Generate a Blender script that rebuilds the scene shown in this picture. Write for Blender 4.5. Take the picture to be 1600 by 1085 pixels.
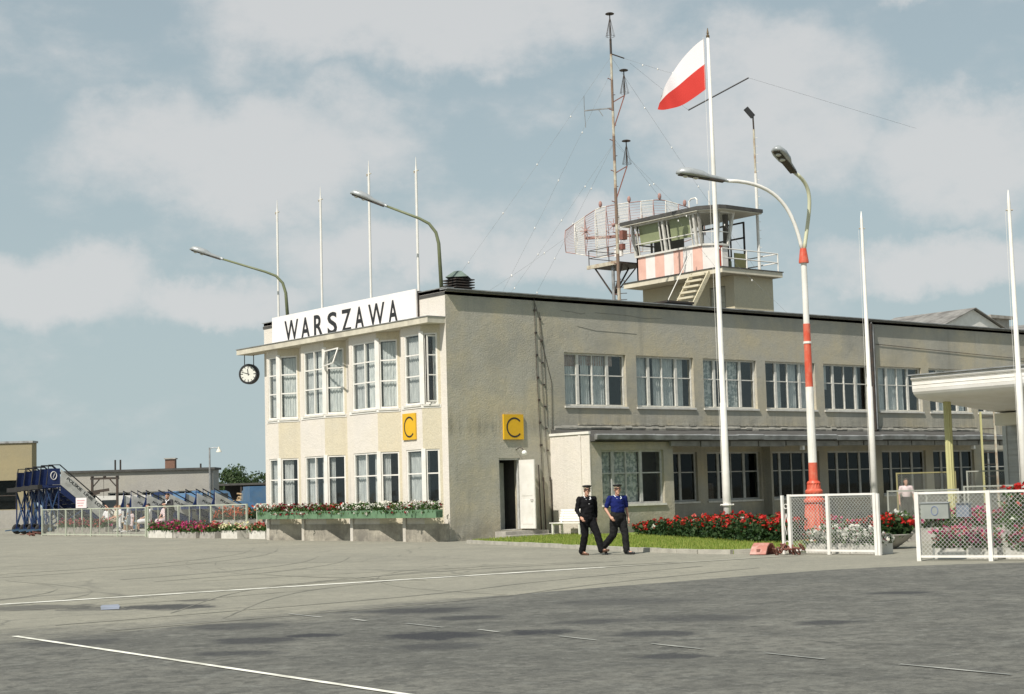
import bpy, math, random
from mathutils import Vector, Matrix, Quaternion, noise as mnoise
random.seed(7)
RND = random.Random(11)
R = math.radians
for o in list(bpy.data.objects): bpy.data.objects.remove(o)
SC = bpy.context.scene
COL = SC.collection
# World frame: origin at the foot of the terminal's near corner, +X along the long facade,
# +Y along the glazed end facade, metres.
# ------------------------------------------------------------------ camera
cam_d = bpy.data.cameras.new('camera'); cam = bpy.data.objects.new('camera', cam_d); COL.objects.link(cam)
F_ = Vector((0.62208, 0.77756, 0.09148)); R_ = Vector((0.782, -0.6226, -0.02723))
F_.normalize(); R_ = (R_ - F_ * R_.dot(F_)).normalized(); U_ = R_.cross(F_)
M3 = Matrix((R_, U_, -F_)).transposed()
cam.matrix_world = Matrix.Translation((-32.646, -44.489, 1.62)) @ M3.to_4x4()
cam_d.sensor_width = 36.0; cam_d.lens = 55.755; cam_d.clip_start = 0.5; cam_d.clip_end = 6000
SC.camera = cam
# ------------------------------------------------------------------ sun, sky, exposure
SUN = Vector((-4.0, -1.35, 5.0)).normalized()          # towards the sun
sd = bpy.data.lights.new('sun', 'SUN'); sd.energy = 5.0; sd.angle = R(0.53); sd.color = (1.0, 0.94, 0.86)
so = bpy.data.objects.new('sun', sd); COL.objects.link(so)
so.rotation_euler = (-SUN).to_track_quat('-Z', 'Y').to_euler()
SKY_STR = 0.078
w = bpy.data.worlds.new('World'); SC.world = w; w.use_nodes = True
nt = w.node_tree; nt.nodes.clear()
def N(tree, t, **kw):
    n = tree.nodes.new(t)
    for k, v in kw.items(): setattr(n, k, v)
    return n
def build_world():
    L = nt.links.new
    out = N(nt, 'ShaderNodeOutputWorld'); bg = N(nt, 'ShaderNodeBackground'); bg.inputs['Strength'].default_value = SKY_STR
    sky = N(nt, 'ShaderNodeTexSky', sky_type='NISHITA'); sky.sun_disc = False
    sky.sun_elevation = math.asin(SUN.z); sky.sun_rotation = math.atan2(SUN.x, SUN.y)
    sky.air_density = 1.0; sky.dust_density = 1.6; sky.ozone_density = 1.0; sky.altitude = 100
    tc = N(nt, 'ShaderNodeTexCoord')
    def vm(op, a, b=None):
        n = N(nt, 'ShaderNodeVectorMath', operation=op)
        for i, x in enumerate((a, b)):
            if x is None: continue
            if isinstance(x, (tuple, list, Vector)): n.inputs[i].default_value = tuple(x)
            else: L(x, n.inputs[i])
        return n.outputs['Value'] if op in ('DOT_PRODUCT', 'LENGTH') else n.outputs[0]
    def ma(op, a, b=None, c=None):
        n = N(nt, 'ShaderNodeMath', operation=op)
        for i, x in enumerate((a, b, c)):
            if x is None: continue
            if isinstance(x, (int, float)): n.inputs[i].default_value = x
            else: L(x, n.inputs[i])
        return n.outputs[0]
    d0 = vm('NORMALIZE', tc.outputs['Generated'])
    nz = N(nt, 'ShaderNodeTexNoise'); nz.inputs['Scale'].default_value = 11; nz.inputs['Detail'].default_value = 8; nz.inputs['Roughness'].default_value = .62
    L(d0, nz.inputs['Vector'])
    off = vm('SUBTRACT', nz.outputs['Color'], (.5, .5, .5)); offs = N(nt, 'ShaderNodeVectorMath', operation='SCALE'); L(off, offs.inputs[0]); offs.inputs['Scale'].default_value = .085
    d = vm('ADD', d0, offs.outputs[0])
    mp = N(nt, 'ShaderNodeMapping'); mp.inputs['Scale'].default_value = (2.2, 2.2, 5.5); mp.inputs['Location'].default_value = (3.1, .4, .2); L(d0, mp.inputs['Vector'])
    n2 = N(nt, 'ShaderNodeTexNoise'); n2.inputs['Scale'].default_value = 1.6; n2.inputs['Detail'].default_value = 8; n2.inputs['Roughness'].default_value = .56
    L(mp.outputs[0], n2.inputs['Vector'])
    total = ma('MULTIPLY', ma('SUBTRACT', n2.outputs['Fac'], .52), 1.8)
    # cumulus banks: direction given as offset (right, up) from the horizon point ahead, with half sizes (all in radians)
    ahead = Vector((0.62208, 0.77756, 0)).normalized(); right = Vector((ahead.y, -ahead.x, 0))
    banks = [(-.165, .215, .105, .040), (-.05, .30, .13, .030), (.165, .235, .075, .05), (.285, .20, .06, .034), (-.285, .135, .06, .026),
             (-.06, .15, .06, .02), (.26, .135, .07, .018), (.27, .31, .035, .018), (.06, .155, .09, .022), (-.18, .130, .06, .016)]
    for (a, e, sa, se) in banks:
        c = (ahead * math.cos(a) + right * math.sin(a)) * math.cos(e) + Vector((0, 0, math.sin(e)))
        ax = (right * math.cos(a) - ahead * math.sin(a)); up = c.cross(ax).normalized() * -1
        df = vm('SUBTRACT', d, c)
        u = ma('DIVIDE', vm('DOT_PRODUCT', df, ax), sa * 1.25); v = ma('DIVIDE', vm('DOT_PRODUCT', df, up), se * 1.35)
        q = ma('SUBTRACT', 1.0, ma('ADD', ma('MULTIPLY', u, u), ma('MULTIPLY', v, v)))
        total = ma('MAXIMUM', total, ma('MINIMUM', ma('MULTIPLY', q, .62), .62))
    n3 = N(nt, 'ShaderNodeTexNoise'); n3.inputs['Scale'].default_value = 15; n3.inputs['Detail'].default_value = 9; n3.inputs['Roughness'].default_value = .6; mp3 = N(nt, 'ShaderNodeMapping'); mp3.inputs['Scale'].default_value = (1, 1, 1.7); L(d0, mp3.inputs['Vector']); L(mp3.outputs[0], n3.inputs['Vector'])
    total = ma('ADD', total, ma('MULTIPLY', ma('SUBTRACT', n3.outputs['Fac'], .5), 1.15))
    mr = N(nt, 'ShaderNodeMapRange', interpolation_type='SMOOTHSTEP'); L(total, mr.inputs[0]); mr.inputs[1].default_value = -.05; mr.inputs[2].default_value = .55
    fac = ma('MULTIPLY', mr.outputs[0], .74)
    sxyz = N(nt, 'ShaderNodeSeparateXYZ'); L(d0, sxyz.inputs[0]); hz = N(nt, 'ShaderNodeMapRange'); L(sxyz.outputs[2], hz.inputs[0]); hz.inputs[1].default_value = .0; hz.inputs[2].default_value = .38; hz.inputs[3].default_value = .96; hz.inputs[4].default_value = .60
    haze = N(nt, 'ShaderNodeMix', data_type='RGBA'); L(hz.outputs[0], haze.inputs[0])
    L(sky.outputs[0], haze.inputs[6]); haze.inputs[7].default_value = (5.75, 7.0, 7.25, 1)
    mx = N(nt, 'ShaderNodeMix', data_type='RGBA'); L(fac, mx.inputs[0]); L(haze.outputs[2], mx.inputs[6]); mx.inputs[7].default_value = (8.7, 8.65, 8.6, 1)
    L(mx.outputs[2], bg.inputs['Color']); L(bg.outputs[0], out.inputs['Surface'])
build_world()
SC.view_settings.view_transform = 'Standard'; SC.view_settings.look = 'None'; SC.view_settings.gamma = 1
SC.view_settings.exposure = 0.05
SC.view_settings.use_curve_mapping = False
SC.render.engine = 'CYCLES'
SC.cycles.max_bounces = 6; SC.cycles.transparent_max_bounces = 24

# ================================================================== materials
MATS = {}
def mat(name, c1, c2=None, scale=4.0, rough=.75, bump=0.0, bscale=None, metal=0.0, spec=.4, c3=None, s3=.6, detail=5, stretch=(1, 1, 1), thr=(.35, .68)):
    if name in MATS: return MATS[name]
    m = bpy.data.materials.new(name); m.use_nodes = True; t = m.node_tree; b = t.nodes['Principled BSDF']
    b.inputs['Roughness'].default_value = rough; b.inputs['Metallic'].default_value = metal; b.inputs['Specular IOR Level'].default_value = spec
    L = t.links.new
    c2 = c2 or tuple(x * .82 for x in c1)
    tc = N(t, 'ShaderNodeTexCoord'); mp = N(t, 'ShaderNodeMapping'); mp.inputs['Scale'].default_value = stretch; L(tc.outputs['Object'], mp.inputs[0])
    nz = N(t, 'ShaderNodeTexNoise'); nz.inputs['Scale'].default_value = scale; nz.inputs['Detail'].default_value = detail; L(mp.outputs[0], nz.inputs['Vector'])
    mr = N(t, 'ShaderNodeMapRange'); mr.inputs[1].default_value = thr[0]; mr.inputs[2].default_value = thr[1]; L(nz.outputs['Fac'], mr.inputs[0])
    mx = N(t, 'ShaderNodeMix', data_type='RGBA'); L(mr.outputs[0], mx.inputs[0]); mx.inputs[6].default_value = (*c1, 1); mx.inputs[7].default_value = (*c2, 1)
    col = mx.outputs[2]
    if c3:
        n3 = N(t, 'ShaderNodeTexNoise'); n3.inputs['Scale'].default_value = s3; n3.inputs['Detail'].default_value = 6; n3.inputs['Roughness'].default_value = .62; L(mp.outputs[0], n3.inputs['Vector'])
        m3 = N(t, 'ShaderNodeMapRange'); m3.inputs[1].default_value = .46; m3.inputs[2].default_value = .66; L(n3.outputs['Fac'], m3.inputs[0])
        x3 = N(t, 'ShaderNodeMix', data_type='RGBA'); L(m3.outputs[0], x3.inputs[0]); L(col, x3.inputs[6]); x3.inputs[7].default_value = (*c3, 1); col = x3.outputs[2]
    L(col, b.inputs['Base Color'])
    if bump:
        nb = N(t, 'ShaderNodeTexNoise'); nb.inputs['Scale'].default_value = bscale or scale * 6; nb.inputs['Detail'].default_value = 4; L(tc.outputs['Object'], nb.inputs['Vector'])
        bp = N(t, 'ShaderNodeBump'); bp.inputs['Strength'].default_value = bump; bp.inputs['Distance'].default_value = .02; L(nb.outputs['Fac'], bp.inputs['Height']); L(bp.outputs[0], b.inputs['Normal'])
    MATS[name] = m
    return m
def glass_mat(name='window_glass', tint=(.91, .92, .915), refl=.05):
    m = bpy.data.materials.new(name); m.use_nodes = True; t = m.node_tree; t.nodes.clear(); L = t.links.new
    out = N(t, 'ShaderNodeOutputMaterial'); tr = N(t, 'ShaderNodeBsdfTransparent'); tr.inputs[0].default_value = (*tint, 1)
    gl = N(t, 'ShaderNodeBsdfGlossy'); gl.inputs['Roughness'].default_value = .03; gl.inputs[0].default_value = (.9, .95, .95, 1)
    tc = N(t, 'ShaderNodeTexCoord'); nz = N(t, 'ShaderNodeTexNoise'); nz.inputs['Scale'].default_value = 1.3; L(tc.outputs['Object'], nz.inputs['Vector'])
    bp = N(t, 'ShaderNodeBump'); bp.inputs['Strength'].default_value = .06; bp.inputs['Distance'].default_value = .05; L(nz.outputs['Fac'], bp.inputs['Height']); L(bp.outputs[0], gl.inputs['Normal'])
    lw = N(t, 'ShaderNodeLayerWeight'); lw.inputs[0].default_value = .5
    pw = N(t, 'ShaderNodeMath', operation='POWER'); L(lw.outputs['Facing'], pw.inputs[0]); pw.inputs[1].default_value = 4.5
    ad = N(t, 'ShaderNodeMath', operation='MULTIPLY_ADD'); L(pw.outputs[0], ad.inputs[0]); ad.inputs[1].default_value = .9; ad.inputs[2].default_value = refl
    mx = N(t, 'ShaderNodeMixShader'); L(ad.outputs[0], mx.inputs[0]); L(tr.outputs[0], mx.inputs[1]); L(gl.outputs[0], mx.inputs[2]); L(mx.outputs[0], out.inputs[0])
    MATS[name] = m; return m
def leaf_mat(name, c1, c2, trans=.3):
    m = bpy.data.materials.new(name); m.use_nodes = True; t = m.node_tree; b = t.nodes['Principled BSDF']; L = t.links.new
    g = N(t, 'ShaderNodeNewGeometry'); mx = N(t, 'ShaderNodeMix', data_type='RGBA'); L(g.outputs['Random Per Island'], mx.inputs[0])
    mx.inputs[6].default_value = (*c1, 1); mx.inputs[7].default_value = (*c2, 1); L(mx.outputs[2], b.inputs['Base Color']); b.inputs['Roughness'].default_value = .6; b.inputs['Specular IOR Level'].default_value = .25
    tl = N(t, 'ShaderNodeBsdfTranslucent'); L(mx.outputs[2], tl.inputs[0]); ms = N(t, 'ShaderNodeMixShader'); ms.inputs[0].default_value = trans
    out = [n for n in t.nodes if n.type == 'OUTPUT_MATERIAL'][0]
    L(b.outputs[0], ms.inputs[1]); L(tl.outputs[0], ms.inputs[2]); L(ms.outputs[0], out.inputs[0]); MATS[name] = m; return m

GLASS = glass_mat()
GLASS_DIM = glass_mat('dim_window_glass', (.62, .64, .64), .012)  # darker copy of the glass: deep shade put into tint and weak reflection
def stucco(name, base, ochre, grey, dirt, patch=.35, runs=False):
    """rough-cast render: grain, ochre patches, grey stains, rain streaks and a dirty foot"""
    m = bpy.data.materials.new(name); m.use_nodes = True; t = m.node_tree; b = t.nodes['Principled BSDF']; L = t.links.new
    b.inputs['Roughness'].default_value = .95; b.inputs['Specular IOR Level'].default_value = .15
    tc = N(t, 'ShaderNodeTexCoord')
    def noise(sc, det=5, ro=.55, st=(1, 1, 1), loc=(0, 0, 0)):
        mp = N(t, 'ShaderNodeMapping'); mp.inputs['Scale'].default_value = st; mp.inputs['Location'].default_value = loc; L(tc.outputs['Object'], mp.inputs[0])
        n = N(t, 'ShaderNodeTexNoise'); n.inputs['Scale'].default_value = sc; n.inputs['Detail'].default_value = det; n.inputs['Roughness'].default_value = ro; L(mp.outputs[0], n.inputs['Vector']); return n.outputs['Fac']
    def rng(s, a, c):
        r = N(t, 'ShaderNodeMapRange'); r.inputs[1].default_value = a; r.inputs[2].default_value = c; L(s, r.inputs[0]); return r.outputs[0]
    def mix(f, a, c, k=1.0):
        if k != 1.0:
            mu = N(t, 'ShaderNodeMath', operation='MULTIPLY'); L(f, mu.inputs[0]); mu.inputs[1].default_value = k; f = mu.outputs[0]
        x = N(t, 'ShaderNodeMix', data_type='RGBA'); L(f, x.inputs[0])
        for i, v in ((6, a), (7, c)):
            if isinstance(v, tuple): x.inputs[i].default_value = (*v, 1)
            else: L(v, x.inputs[i])
        return x.outputs[2]
    col = mix(rng(noise(.55, 6, .6), .42, .62), base, ochre)
    col = mix(rng(noise(.33, 7, .65, loc=(5, 2, 9)), .48, .66), col, grey, .8)
    col = mix(rng(noise(1.0, 6, .65, st=(2.2, 2.2, .16), loc=(3, 3, 1)), .56, .78), col, dirt, .55)
    col = mix(rng(noise(9, 5, .7, loc=(2, 8, 4)), .5, .72), col, grey, .55); col = mix(rng(noise(26, 3, .6), .3, .7), col, tuple(x * .66 for x in base), .6)
    sp = N(t, 'ShaderNodeSeparateXYZ'); L(tc.outputs['Object'], sp.inputs[0])
    foot = N(t, 'ShaderNodeMapRange'); foot.inputs[1].default_value = 1.5; foot.inputs[2].default_value = .0; L(sp.outputs[2], foot.inputs[0])
    fm = N(t, 'ShaderNodeMath', operation='MULTIPLY'); L(foot.outputs[0], fm.inputs[0]); L(rng(noise(1.4, 6, .7), .35, .6), fm.inputs[1])
    col = mix(fm.outputs[0], col, dirt, patch * 2)
    if runs:      # rain runs below the sills and a tide mark under the eaves, stains of the wall itself
        ru = rng(noise(1.0, 6, .7, st=(5.5, 5.5, .35), loc=(1, 2, 5)), .42, .66)
        a_ = N(t, 'ShaderNodeMapRange'); L(sp.outputs[2], a_.inputs[0]); a_.inputs[1].default_value = 3.85; a_.inputs[2].default_value = 4.5
        c_ = N(t, 'ShaderNodeMapRange'); L(sp.outputs[2], c_.inputs[0]); c_.inputs[1].default_value = 4.78; c_.inputs[2].default_value = 4.6
        m1 = N(t, 'ShaderNodeMath', operation='SUBTRACT'); m1.inputs[0].default_value = 1.25; L(a_.outputs[0], m1.inputs[1]); m2 = N(t, 'ShaderNodeMath', operation='MULTIPLY'); L(m1.outputs[0], m2.inputs[0]); L(c_.outputs[0], m2.inputs[1]); lo_ = N(t, 'ShaderNodeMapRange'); L(sp.outputs[2], lo_.inputs[0]); lo_.inputs[1].default_value = 3.55; lo_.inputs[2].default_value = 3.95; lo_.inputs[3].default_value = .12; m5 = N(t, 'ShaderNodeMath', operation='MULTIPLY'); L(m2.outputs[0], m5.inputs[0]); L(lo_.outputs[0], m5.inputs[1]); m3 = N(t, 'ShaderNodeMath', operation='MULTIPLY'); L(m5.outputs[0], m3.inputs[0]); L(ru, m3.inputs[1])
        col = mix(m3.outputs[0], col, dirt, .6)
        e_ = N(t, 'ShaderNodeMapRange'); L(sp.outputs[2], e_.inputs[0]); e_.inputs[1].default_value = 7.7; e_.inputs[2].default_value = 8.5; m4 = N(t, 'ShaderNodeMath', operation='MULTIPLY'); L(e_.outputs[0], m4.inputs[0]); L(rng(noise(.8, 7, .7, loc=(4, 4, 4)), .4, .62), m4.inputs[1]); col = mix(m4.outputs[0], col, grey, .8)
    L(col, b.inputs['Base Color'])
    nb = noise(17, 5, .65); nb2 = noise(3.2, 4, .6)
    ad = N(t, 'ShaderNodeMath', operation='ADD'); L(nb, ad.inputs[0]); L(nb2, ad.inputs[1])
    bp = N(t, 'ShaderNodeBump'); bp.inputs['Strength'].default_value = .7; bp.inputs['Distance'].default_value = .022; L(ad.outputs[0], bp.inputs['Height']); L(bp.outputs[0], b.inputs['Normal'])
    MATS[name] = m; return m
STUCCO = stucco('rough_cast_render', (.49, .465, .39), (.57, .50, .345), (.33, .325, .29), (.17, .165, .14), .35, True)
PALE = stucco('pale_painted_render', (.76, .71, .64), (.74, .69, .59), (.66, .63, .57), (.42, .39, .33), .4)
BEIGE = stucco('beige_render', (.66, .60, .455), (.68, .605, .44), (.60, .56, .46), (.44, .40, .32), .3)  # slanted bay walls: a darker beige than the pale fronts
PLINTH = stucco('stained_plinth_render', (.50, .46, .37), (.56, .52, .43), (.30, .28, .24), (.16, .15, .13), .45)
TOWERW = stucco('cream_tower_render', (.66, .60, .43), (.68, .60, .40), (.60, .55, .42), (.42, .38, .28), .0)
GREYB = stucco('grey_shed_render', (.40, .385, .35), (.42, .40, .34), (.30, .29, .27), (.25, .24, .22), .2)
YELB = stucco('yellow_hangar_render', (.34, .295, .185), (.37, .315, .19), (.30, .27, .185), (.26, .235, .165), .1)
WHITE = mat('white_paint', (.80, .78, .73), (.70, .68, .62), 3, .45, .05, 30)
FRAME = mat('window_paint', (.72, .70, .64), (.58, .56, .50), 6, .5, .05, 40)
FRAMED = mat('weathered_window_paint', (.52, .52, .49), (.38, .38, .36), 6, .6)
CURT = mat('lace_curtain', (.82, .83, .80), (.52, .55, .55), 9, .9, .25, 26, stretch=(3, 3, .35))
CURTB = mat('patterned_curtain', (.84, .85, .81), (.42, .47, .45), 7, .9, 0, stretch=(1, 1, 1), thr=(.47, .53))
CURTR = mat('reddish_pelmet', (.45, .28, .22), (.62, .52, .46), 12, .9)
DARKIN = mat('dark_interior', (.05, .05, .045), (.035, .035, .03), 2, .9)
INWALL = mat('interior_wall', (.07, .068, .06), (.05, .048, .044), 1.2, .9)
TAR = mat('roofing_felt', (.06, .058, .055), (.09, .088, .08), 3, .85, .2)
ZINC = mat('zinc_flashing', (.40, .41, .41), (.27, .28, .28), 2.5, .55, .1, 20, metal=.35, c3=(.2, .2, .19), s3=1.4)
BLACK = mat('black_paint', (.022, .022, .024), (.03, .03, .03), 5, .5)
INK = mat('sign_black', (.02, .02, .022), (.03, .03, .03), 5, .55)
YEL = mat('yellow_enamel', (.72, .42, .015), (.66, .39, .02), 3, .4)
SIGNW = mat('white_sign_board', (.84, .81, .79), (.79, .765, .74), 1.5, .6)
IRON = mat('dark_iron', (.05, .048, .045), (.085, .06, .045), 8, .6, metal=.3)
LAMPG = mat('lamp_housing_grey', (.42, .44, .44), (.33, .35, .35), 6, .35, metal=.25)
LENS = mat('lamp_lens', (.55, .55, .50), (.5, .5, .45), 4, .15)
OLIVE = mat('olive_green_paint', (.17, .19, .10), (.14, .155, .09), 6, .5)
MASTW = mat('mast_weathered_white', (.58, .55, .44), (.42, .38, .29), 4, .6, c3=(.32, .2, .12), s3=2.2)
RUST = mat('rust_red_steel', (.25, .10, .075), (.19, .085, .065), 6, .65)
RADW = mat('antenna_white', (.80, .76, .68), (.62, .58, .5), 6, .55)
REDP = mat('signal_red_paint', (.62, .095, .05), (.55, .085, .045), 5, .45, c3=(.64, .2, .13), s3=2.5)
PINKP = mat('faded_red_paint', (.74, .46, .37), (.68, .41, .33), 2.5, .6, c3=(.76, .5, .4), s3=1.3)
STRW = mat('stripe_white_paint', (.80, .765, .72), (.75, .71, .66), 2.5, .6)
FLAGW = mat('flag_white', (.80, .76, .76), (.78, .74, .74), 2, .85)
FLAGR = mat('flag_red', (.60, .045, .035), (.56, .04, .03), 2, .85)
GREENP = mat('green_box_paint', (.15, .26, .15), (.12, .215, .125), 3, .6, .1, 20, c3=(.09, .16, .085), s3=2.5)
CONC = mat('cast_concrete', (.42, .40, .355), (.33, .315, .28), 5, .9, .3, 40, c3=(.27, .25, .22), s3=2)
CONCW = mat('whitewashed_concrete', (.66, .64, .58), (.54, .52, .46), 4, .9, .2, 40)
KERB = mat('kerb_concrete', (.44, .42, .36), (.33, .315, .27), 4, .95, .4, 30)
SOIL = mat('soil', (.055, .042, .03), (.035, .028, .02), 12, 1, .4)
WIRE = mat('galvanised_wire', (.60, .60, .56), (.5, .5, .46), 8, .5)
WIREG = mat('grey_green_wire', (.36, .37, .32), (.3, .31, .27), 8, .5)
CREAM = mat('cream_soffit', (.72, .69, .58), (.66, .63, .52), 2, .6)
YELG = mat('yellowish_post_paint', (.52, .50, .24), (.46, .44, .22), 4, .5)
BOARD = mat('weatherboard_grey', (.44, .45, .43), (.36, .37, .355), 3, .7, .1, stretch=(1, .2, 3))
BLUEP = mat('airline_blue_paint', (.018, .034, .115), (.014, .026, .09), 4, .4)
BLUET = mat('truck_blue_paint', (.085, .175, .30), (.065, .14, .25), 4, .45, c3=(.11, .18, .26), s3=2)
BLUED = mat('truck_dark_blue', (.035, .06, .14), (.03, .05, .12), 4, .4)
TYRE = mat('tyre_rubber', (.022, .022, .022), (.035, .034, .032), 10, .9)
CHROME = mat('dull_chrome', (.6, .6, .6), (.5, .5, .5), 6, .3, metal=.8)
WOOD = mat('cut_timber', (.42, .30, .17), (.30, .21, .12), 4, .85, c3=(.5, .4, .27), s3=3)
BRICK = mat('dull_brick', (.23, .13, .09), (.17, .10, .075), 8, .9)
SLATE = mat('weathered_sheet_roof', (.27, .26, .24), (.19, .185, .17), 3, .7, c3=(.13, .12, .11), s3=1.0)
SKIN = mat('skin', (.52, .29, .20), (.47, .26, .18), 12, .55)
HAIRD = mat('dark_hair', (.03, .02, .015), (.045, .03, .022), 20, .7)
LEAF = leaf_mat('leaf_green', (.035, .085, .02), (.085, .15, .035))
LEAFD = leaf_mat('leaf_dark_green', (.02, .05, .018), (.05, .09, .03))
LEAFT = leaf_mat('tree_leaf', (.03, .06, .022), (.075, .11, .04))
GRASS = leaf_mat('grass_blade', (.13, .22, .025), (.36, .38, .10))
PRED = leaf_mat('red_petal', (.36, .010, .010), (.58, .03, .02), .2)
PPINK = leaf_mat('pale_red_petal', (.50, .06, .05), (.60, .16, .13), .2)
PMAG = leaf_mat('magenta_petal', (.34, .02, .09), (.52, .07, .20), .2)
PWHITE = leaf_mat('white_petal', (.66, .65, .56), (.80, .78, .72), .2)
PWINE = leaf_mat('wine_petal', (.16, .01, .02), (.28, .02, .035), .2)
PYEL = leaf_mat('cream_petal', (.75, .68, .35), (.8, .75, .5), .2)

# ================================================================== mesh building
class MB:
    def __init__(s): s.v = []; s.f = []; s.mi = []; s.cur = 0
    def add(s, vs, fs):
        b = len(s.v); s.v.extend([tuple(x) for x in vs]); s.f.extend([tuple(i + b for i in f) for f in fs]); s.mi.extend([s.cur] * len(fs)); return s
    def quad(s, a, b, c, d): return s.add([a, b, c, d], [(0, 1, 2, 3)])
    def box(s, x0, x1, y0, y1, z0, z1):
        return s.add([(x0, y0, z0), (x1, y0, z0), (x1, y1, z0), (x0, y1, z0), (x0, y0, z1), (x1, y0, z1), (x1, y1, z1), (x0, y1, z1)],
                     [(0, 3, 2, 1), (4, 5, 6, 7), (0, 1, 5, 4), (1, 2, 6, 5), (2, 3, 7, 6), (3, 0, 4, 7)])
    def bar(s, p, q, wd, ht=None, up=(0, 0, 1)):
        p, q = Vector(p), Vector(q); ht = ht or wd; d = (q - p)
        if d.length < 1e-6: return s
        d.normalize(); u = Vector(up)
        if abs(d.dot(u)) > .98: u = Vector((1, 0, 0))
        a = d.cross(u).normalized() * wd / 2; b = a.cross(d).normalized() * ht / 2
        vs = [p - a - b, p + a - b, p + a + b, p - a + b, q - a - b, q + a - b, q + a + b, q - a + b]
        return s.add(vs, [(0, 3, 2, 1), (4, 5, 6, 7), (0, 1, 5, 4), (1, 2, 6, 5), (2, 3, 7, 6), (3, 0, 4, 7)])
    def tube(s, pts, r, n=8, caps=True):
        pts = [Vector(p) for p in pts]; k = len(pts); rs = r if isinstance(r, (list, tuple)) else [r] * k
        vs = []; prev = None
        for i, p in enumerate(pts):
            d = (pts[min(i + 1, k - 1)] - pts[max(i - 1, 0)]).normalized()
            if prev is None:
                u = Vector((0, 0, 1)) if abs(d.z) < .9 else Vector((1, 0, 0)); a = d.cross(u).normalized()
            else: a = (prev - d * prev.dot(d)).normalized()
            prev = a; b = d.cross(a)
            for j in range(n):
                t = 2 * math.pi * j / n; vs.append(p + (a * math.cos(t) + b * math.sin(t)) * rs[i])
        fs = [(i * n + j, i * n + (j + 1) % n, (i + 1) * n + (j + 1) % n, (i + 1) * n + j) for i in range(k - 1) for j in range(n)]
        if caps: fs += [tuple(reversed(range(n))), tuple(range((k - 1) * n, k * n))]
        return s.add(vs, fs)
    def lathe(s, prof, c=(0, 0, 0), n=20, ax=1.0):
        vs = []; k = len(prof)
        for (r, z) in prof:
            for j in range(n):
                t = 2 * math.pi * j / n; vs.append((c[0] + r * math.cos(t) * ax, c[1] + r * math.sin(t), c[2] + z))
        fs = [(i * n + j, i * n + (j + 1) % n, (i + 1) * n + (j + 1) % n, (i + 1) * n + j) for i in range(k - 1) for j in range(n)]
        fs += [tuple(reversed(range(n))), tuple(range((k - 1) * n, k * n))]
        return s.add(vs, fs)
    def prism(s, poly, z0, z1):
        n = len(poly); vs = [(x, y, z0) for x, y in poly] + [(x, y, z1) for x, y in poly]
        return s.add(vs, [tuple(reversed(range(n))), tuple(range(n, 2 * n))] + [(i, (i + 1) % n, n + (i + 1) % n, n + i) for i in range(n)])
    def slab_y(s, poly, y0, y1):      # polygon in x,z extruded along y
        n = len(poly); vs = [(x, y0, z) for x, z in poly] + [(x, y1, z) for x, z in poly]
        return s.add(vs, [tuple(range(n)), tuple(reversed(range(n, 2 * n)))] + [(i, n + i, n + (i + 1) % n, (i + 1) % n) for i in range(n)])
    def slab_x(s, poly, x0, x1):      # polygon in y,z extruded along x
        n = len(poly); vs = [(x0, y, z) for y, z in poly] + [(x1, y, z) for y, z in poly]
        return s.add(vs, [tuple(reversed(range(n))), tuple(range(n, 2 * n))] + [(i, (i + 1) % n, n + (i + 1) % n, n + i) for i in range(n)])
    def ball(s, c, r, n=10, m=6):
        r = r if isinstance(r, (tuple, list)) else (r, r, r); vs = [(c[0], c[1], c[2] - r[2])]
        for i in range(1, m):
            ph = -math.pi / 2 + math.pi * i / m
            for j in range(n): t = 2 * math.pi * j / n; vs.append((c[0] + r[0] * math.cos(ph) * math.cos(t), c[1] + r[1] * math.cos(ph) * math.sin(t), c[2] + r[2] * math.sin(ph)))
        vs.append((c[0], c[1], c[2] + r[2])); e = len(vs) - 1
        fs = [(0, 1 + (j + 1) % n, 1 + j) for j in range(n)] + [(1 + i * n + j, 1 + i * n + (j + 1) % n, 1 + (i + 1) * n + (j + 1) % n, 1 + (i + 1) * n + j) for i in range(m - 2) for j in range(n)]
        fs += [(1 + (m - 2) * n + j, 1 + (m - 2) * n + (j + 1) % n, e) for j in range(n)]
        return s.add(vs, fs)
    def capsule(s, p, q, r0, r1, n=10, ex=1.0, ey=1.0):
        p, q = Vector(p), Vector(q); d = (q - p); ln = d.length; d.normalize()
        pts = []; rs = []
        for a in (90, 60, 30): pts.append(p - d * r0 * math.sin(R(a))); rs.append(max(r0 * math.cos(R(a)), .002))
        for i in range(5): t = i / 4; pts.append(p.lerp(q, t)); rs.append(r0 + (r1 - r0) * t)
        for a in (30, 60, 90): pts.append(q + d * r1 * math.sin(R(a))); rs.append(max(r1 * math.cos(R(a)), .002))
        k0 = len(s.v); s.tube(pts, rs, n)
        if ex != 1 or ey != 1:
            c = (p + q) / 2
            for i in range(k0, len(s.v)): x, y, z = s.v[i]; s.v[i] = (c.x + (x - c.x) * ex, c.y + (y - c.y) * ey, z)
        return s
    def xf(s, mtx, k0=0):
        for i in range(k0, len(s.v)): s.v[i] = tuple(mtx @ Vector(s.v[i]))
        return s
    def mesh(s, name, mats, smooth=False):
        me = bpy.data.meshes.new(name); me.from_pydata(s.v, [], s.f)
        for m in (mats if isinstance(mats, (list, tuple)) else [mats]): me.materials.append(m)
        if any(s.mi): me.polygons.foreach_set('material_index', s.mi)
        if smooth: me.polygons.foreach_set('use_smooth', [True] * len(s.f))
        me.update(); return me
    def build(s, name, mats, parent=None, smooth=False, loc=None, rz=0.0):
        o = bpy.data.objects.new(name, s.mesh(name, mats, smooth)); COL.objects.link(o); o.parent = parent
        if loc: o.location = loc
        if rz: o.rotation_euler = (0, 0, rz)
        return o
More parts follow.
